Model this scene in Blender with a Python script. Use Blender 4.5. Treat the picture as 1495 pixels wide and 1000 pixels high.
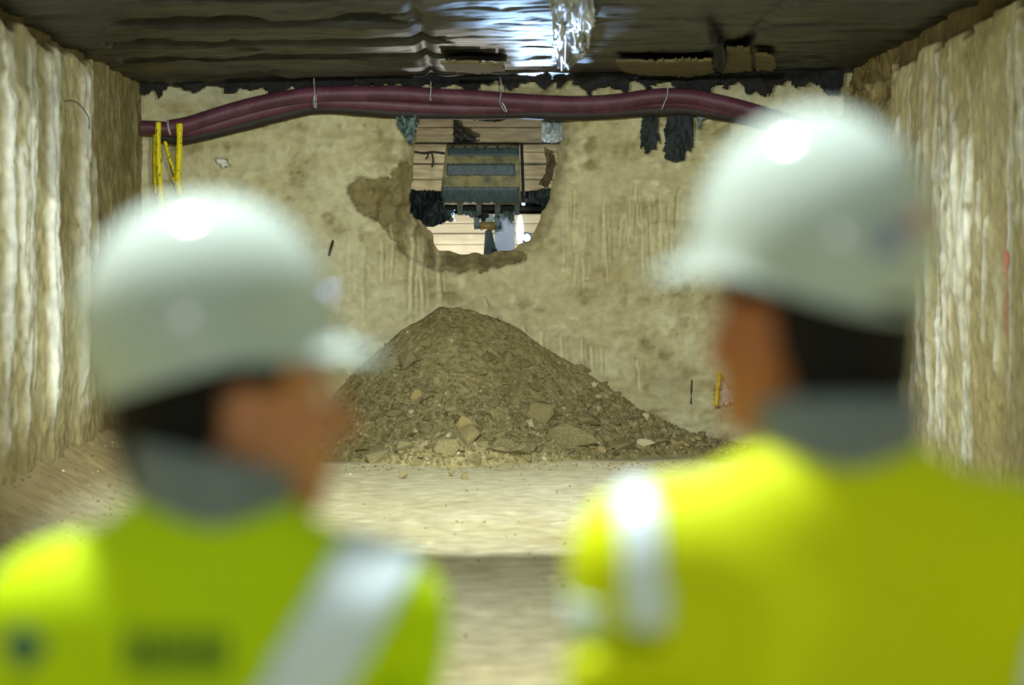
import bpy, bmesh, math, random
import numpy as np
from mathutils import Vector, Matrix, Euler

for o in list(bpy.data.objects):
    bpy.data.objects.remove(o, do_unlink=True)
scn = bpy.context.scene
col = scn.collection
R = math.radians
random.seed(7)
rng = np.random.default_rng(7)

# ------------------------------------------------------------------ camera
CAMZ = 1.6
W, H, LENS = 1495, 1000, 85.0
FPX = LENS / 36.0 * W
cam_d = bpy.data.cameras.new('camera')
cam = bpy.data.objects.new('camera', cam_d)
col.objects.link(cam)
cam_d.lens = LENS
cam_d.sensor_width = 36.0
cam_d.sensor_fit = 'HORIZONTAL'
cam_d.clip_start = 0.05
cam_d.clip_end = 200
cam.location = (0, 0, CAMZ)
cam.rotation_euler = (R(90) - math.atan(110 / FPX), 0, -math.atan(57.5 / FPX))
cam_d.dof.use_dof = True
cam_d.dof.focus_distance = 21.3
cam_d.dof.aperture_fstop = 1.85
scn.camera = cam

# ------------------------------------------------------------------ world, lamps, exposure
world = bpy.data.worlds.new('world')
scn.world = world
world.use_nodes = True
bg = world.node_tree.nodes['Background']
bg.inputs['Color'].default_value = (0.86, 1.0, 0.93, 1)
bg.inputs['Strength'].default_value = 0.48
scn.view_settings.view_transform = 'Standard'
scn.view_settings.look = 'None'
scn.view_settings.gamma = 1.0
scn.view_settings.use_curve_mapping = False
scn.view_settings.exposure = 0.0


def lamp(name, loc, watt, color, radius, aim=None, cone=60, blend=0.8):
    d = bpy.data.lights.new(name, 'SPOT' if aim else 'POINT')
    d.energy = watt
    d.color = color
    d.shadow_soft_size = radius
    o = bpy.data.objects.new(name, d)
    col.objects.link(o)
    o.location = loc
    if aim:
        d.spot_size = R(cone)
        d.spot_blend = blend
        o.rotation_euler = (Vector(aim) - Vector(loc)).to_track_quat('-Z', 'Y').to_euler()
    return o


# floodlights hung under the unseen front slab, above the frame
lamp('flood_or_fill_light', (-0.8, 8.5, 3.0), 2300, (0.93, 1.0, 0.95), 0.09, (0.6, 21.5, 1.7), 54, 1.0)
lamp('flood_or_fill_light', (0.7, 8.5, 3.0), 1900, (0.93, 1.0, 0.95), 0.09, (-0.1, 21.5, 1.7), 54, 1.0)
# added lamps above the roof, brightening the tunnel floor through the added opening
lamp('flood_or_fill_light', (-1.2, 8.0, 7.6), 3600, (0.94, 1.0, 0.95), 0.14, (0.2, 17.5, 0), 46, 0.9)
lamp('flood_or_fill_light', (0.9, 8.0, 7.6), 3000, (0.94, 1.0, 0.95), 0.14, (0.1, 17.5, 0), 46, 0.9)
# floodlight high over the shaft where the two workers stand
lamp('flood_or_fill_light', (-0.55, 2.95, 3.7), 640, (0.96, 1.0, 0.98), 0.11)
# added fill lamp under the front slab, brightening the ground ahead of the workers
lamp('flood_or_fill_light', (0.1, 7.2, 3.1), 800, (0.96, 1.0, 0.95), 0.12, (0.1, 8.6, 0), 110, 0.8)
# small lamp behind the photographer
lamp('flood_or_fill_light', (-0.5, -5.0, 2.5), 170, (0.95, 1.0, 1.0), 0.25)

# ------------------------------------------------------------------ pixel helpers
RM = cam.rotation_euler.to_matrix()


def ray(px, py):
    return RM @ Vector(((px - W / 2) / FPX, -(py - H / 2) / FPX, -1.0))


def P(px, py, Y):
    d = ray(px, py)
    return Vector((0, 0, CAMZ)) + d * (Y / d.y)


YB = 21.5                                   # back wall
XL, XR = -2.92, 3.29
SB = FPX / YB                               # pixels per metre on the back wall


def ZC(x):
    return 3.21 + (x - XL) / (XR - XL) * 0.13


def C(px, py, drop=0.03):                   # on the underside of the roof
    d = ray(px, py)
    t = (3.27 - drop - CAMZ) / d.z
    for _ in range(3):
        t = (ZC(d.x * t) - drop - CAMZ) / d.z
    return Vector((0, 0, CAMZ)) + d * t


def srgb(r, g, b):
    def f(c):
        c /= 255.0
        return c / 12.92 if c <= 0.04045 else ((c + 0.055) / 1.055) ** 2.4
    return np.array([f(r), f(g), f(b)])


# ------------------------------------------------------------------ noise
_tab = rng.random(4096)


def vnoise(x, y, seed=0):
    x = np.asarray(x, float) + 1000.0
    y = np.asarray(y, float) + 1000.0
    xi, yi = np.floor(x).astype(np.int64), np.floor(y).astype(np.int64)
    fx, fy = x - xi, y - yi
    fx, fy = fx * fx * (3 - 2 * fx), fy * fy * (3 - 2 * fy)

    def hsh(a, b):
        return _tab[((a * 73856093) ^ (b * 19349663) ^ (seed * 83492791)) & 4095]
    return (hsh(xi, yi) * (1 - fx) + hsh(xi + 1, yi) * fx) * (1 - fy) + \
           (hsh(xi, yi + 1) * (1 - fx) + hsh(xi + 1, yi + 1) * fx) * fy


def fbm(x, y, octv=4, seed=0):
    s, a, t = 0.0, 1.0, 0.0
    for i in range(octv):
        s = s + a * vnoise(np.asarray(x) * 2 ** i, np.asarray(y) * 2 ** i, seed + i)
        t += a
        a *= 0.55
    return s / t - 0.5


def sstep(a, b, x):
    t = np.clip((x - a) / (b - a), 0, 1)
    return t * t * (3 - 2 * t)


# ------------------------------------------------------------------ materials
def principled(name):
    m = bpy.data.materials.new(name)
    m.use_nodes = True
    return m, m.node_tree, m.node_tree.nodes['Principled BSDF']


def add_bump(nt, bs, scale, strength, dist, mapping=None):
    n = nt.nodes.new('ShaderNodeTexNoise')
    n.inputs['Scale'].default_value = scale
    n.inputs['Detail'].default_value = 6
    tc = nt.nodes.new('ShaderNodeTexCoord')
    if mapping:
        mp = nt.nodes.new('ShaderNodeMapping')
        mp.inputs['Scale'].default_value = mapping
        nt.links.new(tc.outputs['Object'], mp.inputs['Vector'])
        nt.links.new(mp.outputs['Vector'], n.inputs['Vector'])
    else:
        nt.links.new(tc.outputs['Object'], n.inputs['Vector'])
    b = nt.nodes.new('ShaderNodeBump')
    b.inputs['Strength'].default_value = strength
    b.inputs['Distance'].default_value = dist
    nt.links.new(n.outputs['Fac'], b.inputs['Height'])
    nt.links.new(b.outputs['Normal'], bs.inputs['Normal'])
    return n


def earth(name, scale=14, strength=0.6, dist=0.02, rough=0.95, mapping=None, var=0.35):
    """vertex colour of the ground itself, broken up by noise"""
    m, nt, bs = principled(name)
    at = nt.nodes.new('ShaderNodeAttribute')
    at.attribute_name = 'Col'
    n = add_bump(nt, bs, scale, strength, dist, mapping)
    mr = nt.nodes.new('ShaderNodeMapRange')
    mr.inputs['From Min'].default_value = 0.3
    mr.inputs['From Max'].default_value = 0.7
    mr.inputs['To Min'].default_value = 1 - var
    mr.inputs['To Max'].default_value = 1 + var * 0.6
    nt.links.new(n.outputs['Fac'], mr.inputs['Value'])
    mx = nt.nodes.new('ShaderNodeVectorMath')
    mx.operation = 'SCALE'
    nt.links.new(at.outputs['Color'], mx.inputs[0])
    nt.links.new(mr.outputs['Result'], mx.inputs['Scale'])
    nt.links.new(mx.outputs['Vector'], bs.inputs['Base Color'])
    bs.inputs['Roughness'].default_value = rough
    bs.inputs['Specular IOR Level'].default_value = 0.2
    return m


def mat(name, c1, c2=None, scale=8, rough=0.6, metal=0.0, bump=0.0, dist=0.005, mapping=None, lo=0.4, hi=0.6,
        spec=0.5, coat=0.0):
    m, nt, bs = principled(name)
    bs.inputs['Roughness'].default_value = rough
    bs.inputs['Metallic'].default_value = metal
    bs.inputs['Specular IOR Level'].default_value = spec
    bs.inputs['Coat Weight'].default_value = coat
    c2 = c1 if c2 is None else c2
    n = add_bump(nt, bs, scale, bump, dist, mapping)
    cr = nt.nodes.new('ShaderNodeValToRGB')
    cr.color_ramp.elements[0].position = lo
    cr.color_ramp.elements[1].position = hi
    cr.color_ramp.elements[0].color = (*srgb(*c1), 1)
    cr.color_ramp.elements[1].color = (*srgb(*c2), 1)
    nt.links.new(n.outputs['Fac'], cr.inputs['Fac'])
    nt.links.new(cr.outputs['Color'], bs.inputs['Base Color'])
    return m


def emit(name, c, s):
    m, nt, bs = principled(name)
    bs.inputs['Emission Color'].default_value = (*c, 1)
    bs.inputs['Emission Strength'].default_value = s
    bs.inputs['Base Color'].default_value = (*c, 1)
    return m


M = {}
M['wall'] = earth('wall_earth', 12, 0.6, 0.025, var=0.18)
M['side'] = earth('side_wall_concrete', 12, 0.6, 0.02, mapping=(0.8, 0.8, 0.6), var=0.28)
M['floor'] = earth('floor_earth', 7, 0.45, 0.02, var=0.25)
M['ceiling'] = earth('roof_boards', 5, 0.5, 0.02, rough=0.5, mapping=(1.2, 2.0, 1), var=0.6)
M['ceiling'].node_tree.nodes['Principled BSDF'].inputs['Specular IOR Level'].default_value = 0.5
M['heap'] = earth('heap_soil', 22, 0.9, 0.03, var=0.35)
M['rock'] = mat('rock', (120, 112, 76), (142, 133, 94), 9, 0.95, bump=0.5, dist=0.02, spec=0.2)
M['rock_pale'] = mat('pale_rock', (176, 168, 128), (196, 188, 152), 12, 0.95, bump=0.4, dist=0.01, spec=0.2)
M['rock_ochre'] = mat('ochre_rock', (160, 142, 92), (170, 154, 106), 12, 0.95, bump=0.4, dist=0.01, spec=0.2)
M['rock_dark'] = mat('dark_rock', (126, 116, 78), (142, 132, 92), 12, 0.95, bump=0.4, dist=0.01, spec=0.2)
M['hose'] = mat('maroon_plastic', (76, 38, 50), (92, 50, 64), 5, 0.5)
M['hose_in'] = mat('hose_inner', (176, 158, 158), (150, 134, 134), 5, 0.6)
M['hose_shade'] = mat('hose_shadow_brown', (28, 21, 14), (38, 29, 20), 5, 0.7)  # dark brown for the shadow below the hoses
M['wire'] = mat('grey_wire', (150, 150, 145), (120, 120, 115), 20, 0.45, metal=0.6)
M['rust'] = mat('dark_wire', (52, 44, 28), (40, 34, 22), 20, 0.8)
M['strap'] = mat('yellow_strap', (20, 18, 6), (226, 208, 0), 30, 0.55, mapping=(3.0, 3.0, 0.8), lo=0.36, hi=0.40)
M['paper'] = mat('pale_paper', (214, 212, 196), (204, 200, 184), 12, 0.8)
M['film'] = mat('black_film', (17, 23, 23), (29, 37, 36), 6, 0.6, bump=0.3, dist=0.01, spec=0.2)
M['film_teal'] = mat('teal_film', (48, 66, 66), (110, 128, 122), 22, 0.32, bump=0.8, dist=0.02)
M['film_clear'] = mat('milky_film', (120, 128, 128), (168, 178, 180), 6, 0.22, bump=0.8, dist=0.03)
M['board_olive'] = mat('olive_board', (96, 84, 46), (72, 62, 34), 6, 0.8, bump=0.4, mapping=(0.6, 3, 1))
M['board_dark'] = mat('dark_board', (40, 34, 20), (22, 18, 12), 6, 0.7, bump=0.4)
M['plank'] = mat('plank_wood', (140, 127, 94), (194, 180, 142), 5, 0.8, bump=0.3, mapping=(0.7, 2, 7), lo=0.3, hi=0.7)
M['plank_pale'] = mat('pale_plank_wood', (212, 198, 162), (232, 222, 194), 5, 0.8, bump=0.2, mapping=(0.5, 2, 7), lo=0.3, hi=0.7)
M['beam_wood'] = mat('dark_wood', (60, 52, 36), (84, 72, 48), 5, 0.8, bump=0.3, mapping=(0.5, 2, 7))  # dark brown wood of the far rails and side walls
M['steel'] = mat('worn_steel', (56, 72, 76), (74, 88, 88), 14, 0.55, metal=0.1, bump=0.2, mapping=(4, 1, 1))
M['bucket'] = mat('muddy_bucket', (88, 88, 66), (140, 130, 86), 9, 0.75, bump=0.4, lo=0.35, hi=0.6)
M['edge_steel'] = mat('bright_steel', (98, 112, 112), (76, 88, 88), 14, 0.45, metal=0.3)
M['black'] = mat('black_gap', (14, 14, 14), (22, 22, 20), 6, 0.9)
M['pin'] = mat('greasy_pin', (150, 120, 60), (120, 96, 50), 14, 0.5)
M['white_panel'] = mat('white_panel', (196, 204, 226), (176, 188, 220), 3, 0.6)
M['helmet'] = mat('white_helmet', (168, 182, 174), (174, 188, 180), 2, 0.13, spec=0.4)
M['hivis_g'] = mat('hivis_green', (184, 214, 4), (178, 208, 4), 3, 0.65, spec=0.12, bump=0.2, dist=0.01)
M['hivis_y'] = mat('hivis_yellow', (198, 212, 4), (192, 206, 4), 3, 0.65, spec=0.12, bump=0.2, dist=0.01)
M['reflect'] = mat('reflective_tape', (206, 222, 230), (198, 216, 226), 8, 0.4)
M['collar'] = mat('grey_collar', (112, 122, 124), (102, 112, 116), 30, 0.9)
M['print'] = mat('dark_green_print', (62, 96, 16), (74, 108, 20), 20, 0.8)
M['teal_print'] = mat('teal_badge', (40, 92, 70), (50, 104, 78), 20, 0.8)
M['trouser'] = mat('navy_cloth', (44, 50, 62), (52, 58, 70), 20, 0.9)
M['boot'] = mat('boot_leather', (40, 34, 28), (54, 46, 36), 20, 0.7)
M['hair'] = mat('black_hair', (10, 8, 7), (18, 14, 12), 40, 0.7, bump=0.3, mapping=(6, 6, 1), spec=0.2)
M['skin'] = mat('skin', (172, 112, 74), (184, 124, 86), 6, 0.6)
M['skin_tan'] = mat('tanned_skin', (158, 92, 50), (170, 104, 58), 6, 0.6)
M['eye'] = mat('eye_white', (225, 220, 210), (225, 220, 210), 6, 0.3)
M['iris'] = mat('dark_iris', (30, 22, 16), (36, 26, 18), 6, 0.3)
M['lip'] = mat('lip', (150, 84, 70), (150, 84, 70), 6, 0.5)
M['red'] = mat('red_sticker', (160, 118, 114), (160, 118, 114), 6, 0.5)
M['blue'] = mat('blue_sticker', (128, 138, 164), (128, 138, 164), 6, 0.5)
M['lamp_white'] = emit('lamp_glow', (0.82, 0.91, 1.0), 6)
M['lamp_tube'] = emit('tube_glow', (0.85, 0.93, 1.0), 1.6)


# ------------------------------------------------------------------ object helpers
def tag(o, label=None, cat=None, group=None, kind=None):
    if label: o['label'] = label
    if cat: o['category'] = cat
    if group: o['group'] = group
    if kind: o['kind'] = kind
    return o


def link(name, me, m, parent=None, smooth=True):
    o = bpy.data.objects.new(name, me)
    col.objects.link(o)
    if m is not None:
        me.materials.append(m)
    if smooth:
        me.polygons.foreach_set('use_smooth', [True] * len(me.polygons))
    if parent is not None:
        o.parent = parent
    return o


def empty(name, loc=(0, 0, 0)):
    o = bpy.data.objects.new(name, None)
    col.objects.link(o)
    o.location = loc
    o.empty_display_size = 0.1
    return o


def pymesh(name, v, f):
    me = bpy.data.meshes.new(name)
    me.from_pydata([tuple(map(float, p)) for p in v], [], [tuple(int(i) for i in q) for q in f])
    me.update()
    return me


def set_col(me, c):
    a = me.attributes.new('Col', 'FLOAT_COLOR', 'POINT')
    c = np.concatenate([np.clip(c, 0, 1), np.ones((len(c), 1))], 1).astype(np.float32)
    a.data.foreach_set('color', c.ravel())


def grid_faces(nu, nv, flip=False):
    i, j = np.meshgrid(np.arange(nu - 1), np.arange(nv - 1), indexing='ij')
    a = (i * nv + j).ravel()
    q = np.stack([a, a + nv, a + nv + 1, a + 1], 1)
    return q[:, ::-1] if flip else q


def from_bm(name, bm, m, parent=None, smooth=False):
    me = bpy.data.meshes.new(name)
    bmesh.ops.recalc_face_normals(bm, faces=bm.faces[:])
    bm.to_mesh(me)
    bm.free()
    return link(name, me, m, parent, smooth)


def bm_box(bm, c, s, rot=None, bev=0.0):
    r = bmesh.ops.create_cube(bm, size=1.0)
    mtx = Matrix.Translation(c) @ (rot.to_4x4() if rot else Matrix.Identity(4)) @ Matrix.Diagonal((*s, 1))
    bmesh.ops.transform(bm, matrix=mtx, verts=r['verts'])
    if bev:
        es = set()
        for v in r['verts']:
            es.update(v.link_edges)
        bmesh.ops.bevel(bm, geom=list(es), offset=bev, segments=2, affect='EDGES')


def box(name, c, s, m, parent=None, rot=None, bev=0.0):
    bm = bmesh.new()
    bm_box(bm, Vector(c), s, rot, bev)
    return from_bm(name, bm, m, parent)


def spline(pts, n):
    """Catmull-Rom through points, n samples"""
    p = np.array([tuple(q) for q in pts], float)
    p = np.vstack([2 * p[0] - p[1], p, 2 * p[-1] - p[-2]])
    seg = len(p) - 3
    t = np.linspace(0, seg - 1e-6, n)
    i = t.astype(int)
    u = (t - i)[:, None]
    a, b, c, d = p[i], p[i + 1], p[i + 2], p[i + 3]
    return 0.5 * (2 * b + (c - a) * u + (2 * a - 5 * b + 4 * c - d) * u ** 2 + (3 * b - a - 3 * c + d) * u ** 3)


def tube_mesh(name, path, rad, seg=14, caps=True):
    path = np.asarray(path, float)
    n = len(path)
    rad = np.broadcast_to(rad, (n,))
    tan = np.gradient(path, axis=0)
    tan /= np.linalg.norm(tan, axis=1)[:, None] + 1e-9
    up = np.array([0.0, 0, 1]) if abs(tan[0, 2]) < 0.9 else np.array([0.0, 1, 0])
    s = np.cross(tan, up)
    s /= np.linalg.norm(s, axis=1)[:, None]
    u = np.cross(s, tan)
    a = np.linspace(0, 2 * np.pi, seg, endpoint=False)
    v = path[:, None] + rad[:, None, None] * (np.cos(a)[None, :, None] * s[:, None] + np.sin(a)[None, :, None] * u[:, None])
    v = v.reshape(-1, 3)
    f = []
    for i in range(n - 1):
        for j in range(seg):
            f.append((i * seg + j, i * seg + (j + 1) % seg, (i + 1) * seg + (j + 1) % seg, (i + 1) * seg + j))
    if caps:
        f.append(tuple(range(seg))[::-1])
        f.append(tuple((n - 1) * seg + j for j in range(seg)))
    return pymesh(name, v, f)


def tube(name, path, rad, m, parent=None, seg=10, caps=True):
    return link(name, tube_mesh(name, path, rad, seg, caps), m, parent)


def inpoly(x, y, poly):
    poly = np.asarray(poly, float)
    r = np.zeros(np.shape(x), bool)
    j = len(poly) - 1
    for i in range(len(poly)):
        xi, yi = poly[i]
        xj, yj = poly[j]
        c = ((yi > y) != (yj > y)) & (x < (xj - xi) * (y - yi) / (yj - yi + 1e-12) + xi)
        r ^= c
        j = i
    return r


def polydist(x, y, poly):
    poly = np.asarray(poly, float)
    d = np.full(np.shape(x), 1e9)
    for i in range(len(poly)):
        a, b = poly[i - 1], poly[i]
        ab = b - a
        t = np.clip(((x - a[0]) * ab[0] + (y - a[1]) * ab[1]) / (ab @ ab + 1e-12), 0, 1)
        d = np.minimum(d, np.hypot(x - a[0] - t * ab[0], y - a[1] - t * ab[1]))
    return d


def sheet(name, poly, mapf, m, parent=None, step=1.5, amp=0.02, freq=0.06, ragged=2.0, thick=0.004, seed=0, axis=(0, 1, 0), curl=None):
    """crumpled sheet with a torn edge: outline given in photo pixels, laid on mapf(px, py)"""
    poly = np.array(poly, float)
    x0, y0 = poly.min(0) - 3
    x1, y1 = poly.max(0) + 3
    nx, ny = int((x1 - x0) / step) + 2, int((y1 - y0) / step) + 2
    gx, gy = np.meshgrid(np.linspace(x0, x1, nx), np.linspace(y0, y1, ny), indexing='ij')
    jx = gx + ragged * fbm(gx * 0.25, gy * 0.25, 3, seed + 11) * 2
    jy = gy + ragged * fbm(gx * 0.25, gy * 0.25, 3, seed + 23) * 2
    keep = inpoly(jx, jy, poly)
    disp = amp * 2 * (np.abs(fbm(gx * freq, gy * freq * 0.6, 4, seed)) * 2 - 0.3)
    idx = -np.ones((nx, ny), int)
    v, f = [], []
    ax = Vector(axis)
    for i in range(nx - 1):
        for j in range(ny - 1):
            if keep[i, j] and keep[i + 1, j] and keep[i, j + 1] and keep[i + 1, j + 1]:
                q = []
                for a, b in ((i, j), (i + 1, j), (i + 1, j + 1), (i, j + 1)):
                    if idx[a, b] < 0:
                        idx[a, b] = len(v)
                        p = mapf(gx[a, b], gy[a, b]) - ax * float(disp[a, b])
                        v.append(p)
                    q.append(idx[a, b])
                f.append(q)
    o = link(name, pymesh(name, v, f), m, parent)
    md = o.modifiers.new('solid', 'SOLIDIFY')
    md.thickness = thick
    md.offset = 0
    return o


# ------------------------------------------------------------------ hole outline (photo pixels on the back wall)
HOLE = [(612, 150), (612, 172), (608, 196), (605, 220), (604, 244), (600, 280), (597, 307), (605, 319), (629, 337), (632, 355),
        (641, 364), (665, 367), (680, 370), (701, 368), (707, 371), (728, 367), (752, 364), (758, 355), (776, 349),
        (782, 334), (790, 319), (791, 310), (800, 298), (802, 280), (809, 262), (815, 229), (814, 214), (824, 202),
        (824, 178), (818, 168), (816, 150)]
DAMP = [(505, 262), (560, 255), (588, 232), (610, 250), (600, 310), (640, 368), (760, 364), (772, 376), (738, 384),
        (690, 397), (640, 397), (600, 380), (572, 345), (545, 320), (515, 305)]


def wallpx(x, z):
    d = RM.transposed()
    X, Yc, Z = x, np.full(np.shape(x), YB), z - CAMZ
    cx = d[0][0] * X + d[0][1] * Yc + d[0][2] * Z
    cy = d[1][0] * X + d[1][1] * Yc + d[1][2] * Z
    cz = d[2][0] * X + d[2][1] * Yc + d[2][2] * Z
    return W / 2 + FPX * cx / -cz, H / 2 - FPX * cy / -cz


TAN = srgb(176, 166, 122)
PALE = srgb(194, 188, 150)
OLIVE = srgb(150, 138, 92)
SOIL = srgb(116, 104, 66)
LIME = srgb(236, 238, 228)


def mix(a, b, t):
    t = np.asarray(t)[..., None]
    return a * (1 - t) + b * t


WALL = {}


def PW(px, py, off=0.0):
    """point on the bumpy end wall, off metres in front of it"""
    p = P(px, py, YB)
    i, j = int(round((p.x - WALL['x0']) / WALL['h'])), int(round((p.z - WALL['z0']) / WALL['h']))
    i, j = min(max(i, 0), WALL['y'].shape[0] - 1), min(max(j, 0), WALL['y'].shape[1] - 1)
    return P(px, py, float(WALL['y'][i, j]) - off)


# ------------------------------------------------------------------ back wall
def build_back_wall():
    h = 0.0165
    xs = np.arange(XL - 0.35, XR + 0.35, h)
    zs = np.arange(-0.15, 3.7, h)
    x, z = np.meshgrid(xs, zs, indexing='ij')
    px, py = wallpx(x, z)
    big = fbm(x * 0.9, z * 1.3, 4, 3)
    med = fbm(x * 3.2, z * 4.5, 4, 9)
    fine = fbm(x * 11, z * 14, 3, 17)
    hor = fbm(x * 1.5, z * 9, 3, 31)
    fin2 = fbm(x * 26, z * 34, 2, 19)
    y = YB + 0.10 * big + 0.09 * med + 0.045 * fine + 0.03 * hor + 0.02 * fin2
    c = mix(TAN, PALE, np.clip(0.45 + 2.2 * big, 0, 1))
    c = mix(c, OLIVE, np.clip(2.4 * med - 0.1, 0, 0.6))
    c = mix(c, OLIVE, np.clip(3.2 * hor - 0.35, 0, 0.6))
    c = mix(c, OLIVE * 0.7, np.clip(4 * fine + 3 * med - 0.9, 0, 0.7))
    c = mix(c, PALE * 1.1, np.clip(-4 * fine - 2 * med - 0.7, 0, 0.7))
    c = mix(c, SOIL, np.clip(6 * fin2 + 3 * med - 2.3, 0, 0.8))
    # cleaner grey-white patch low on the right and a dustier foot
    c = mix(c, srgb(178, 172, 138), sstep(0.55, 1, 1 - np.hypot((px - 985) / 120, (py - 560) / 90)) * 0.7)
    c = mix(c, OLIVE, sstep(0.2, 1, 1 - np.hypot((px - 1000) / 90, (py - 570) / 60)) * 0.35 * (1 + fine * 3))
    # darker upper edge by the roof
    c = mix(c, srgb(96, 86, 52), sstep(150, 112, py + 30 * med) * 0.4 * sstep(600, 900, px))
    c = mix(c, srgb(176, 174, 146), sstep(0, 1, 1 - np.hypot((px - 300) / 130, (py - 135) / 28)) * 0.7)
    # moist earth round the opening
    damp = inpoly(px + 22 * fine + 24 * med, py + 22 * med + 10 * fine, DAMP)
    dd = polydist(px, py, HOLE)
    rim = sstep(16, 2, dd + 14 * med)
    dm = np.maximum(damp * 0.85, rim * 0.7)
    c = mix(c, SOIL, np.clip(dm, 0, 1))
    y = y + 0.10 * damp + 0.03 * damp * fine * 4
    y = y - 0.10 * sstep(60, 20, dd) * sstep(0, -1, (px - 700) / 60) * (py < 300)   # proud lip left of the opening
    y = y + 0.12 * sstep(26, 0, dd)
    for cx, cy, rx, ry in ((862, 212, 22, 14), (858, 240, 24, 12), (385, 182, 5, 5), (538, 285, 28, 18), (655, 435, 26, 10), (760, 440, 20, 12)):
        s = sstep(0.0, 0.7, 1 - np.hypot((px - cx + 30 * med) / rx, (py - cy + 20 * fine) / ry))
        c = mix(c, OLIVE * 0.8, s * 0.8)
        y = y + 0.03 * s
    # tooth marks of the digger
    r2 = random.Random(5)
    marks = []
    for k in range(26):
        marks.append((r2.uniform(815, 1010), r2.uniform(265, 330), r2.uniform(60, 130), r2.uniform(2.0, 4.0), r2.uniform(-6, 6), 0.35))
    for k in range(14):
        marks.append((r2.uniform(508, 640), r2.uniform(310, 350), r2.uniform(60, 150), r2.uniform(3, 6), r2.uniform(-3, 3), 0.55))
    for mx, my, ln in ((762, 470, 40), (790, 478, 44), (818, 485, 52), (848, 488, 62), (862, 500, 46), (878, 505, 48), (612, 395, 45), (640, 395, 60), (705, 430, 20), (930, 520, 60)):
        marks.append((mx, my, ln, r2.uniform(2.5, 4.5), r2.uniform(2, 8), 0.8))
    for mx, my, ln, w, lean, a in marks:
        t = (py - my) / ln
        g = np.exp(-((px - mx - lean * t - 5 * med) / w) ** 2) * sstep(0, 0.15, t) * sstep(1, 0.7, t)
        y = y + 0.035 * g - 0.02 * np.exp(-((px - mx - lean * t - 5 * med - 2 * w) / w) ** 2) * sstep(0, .15, t) * sstep(1, .7, t)
        c = mix(c, PALE * 1.08, np.clip(g * a * 0.8, 0, 0.8))
    WALL.update(x0=xs[0], z0=zs[0], h=h, y=y)
    n = len(xs)
    v = np.stack([x, y, z], -1).reshape(-1, 3)
    f = grid_faces(n, len(zs), flip=False)
    fc = v[f].mean(1)
    fpx, fpy = wallpx(fc[:, 0], fc[:, 2])
    jit = 7 * fbm(fpx * 0.09, fpy * 0.09, 3, 41)
    gone = inpoly(fpx + jit, fpy - jit * 1.2, HOLE)
    f = f[~gone]
    me = pymesh('wall_back', v, f)
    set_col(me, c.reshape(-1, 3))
    bm = bmesh.new()
    bm.from_mesh(me)
    bmesh.ops.delete(bm, geom=[q for q in bm.verts if not q.link_faces], context='VERTS')
    be = [e for e in bm.edges if e.is_boundary and all(-2.2 < q.co.x < 2.2 and 0.8 < q.co.z < 3.2 for q in e.verts)]
    bv = list({q for e in be for q in e.verts})
    for _ in range(3):
        new = {}
        for q in bv:
            nb = [e.other_vert(q) for e in q.link_edges if e.is_boundary]
            if len(nb) == 2:
                new[q] = q.co * 0.5 + (nb[0].co + nb[1].co) * 0.25
        for q, p in new.items():
            q.co = p
    cx, cz = P(712, 262, YB).x, P(712, 262, YB).z
    lay = bm.verts.layers.float_color['Col']
    for s in range(5):
        r = bmesh.ops.extrude_edge_only(bm, edges=be)
        nv = [g for g in r['geom'] if isinstance(g, bmesh.types.BMVert)]
        be = [g for g in r['geom'] if isinstance(g, bmesh.types.BMEdge) and g.is_boundary]
        for q in nv:
            nn = float(fbm(q.co.x * 6 + s * 3.7, q.co.z * 6 + s, 3, 77))
            d = Vector((q.co.x - cx, 0, q.co.z - cz)).normalized()
            q.co += Vector((0, 0.09, 0)) + d * (0.05 * nn + 0.012)
            k = q[lay]
            q[lay] = (SOIL[0] * (1 + nn * .8), SOIL[1] * (1 + nn * .8), SOIL[2] * (1 + nn * .8), 1)
    bm.to_mesh(me)
    bm.free()
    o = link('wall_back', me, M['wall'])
    tag(o, kind='structure')
    return o


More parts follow.
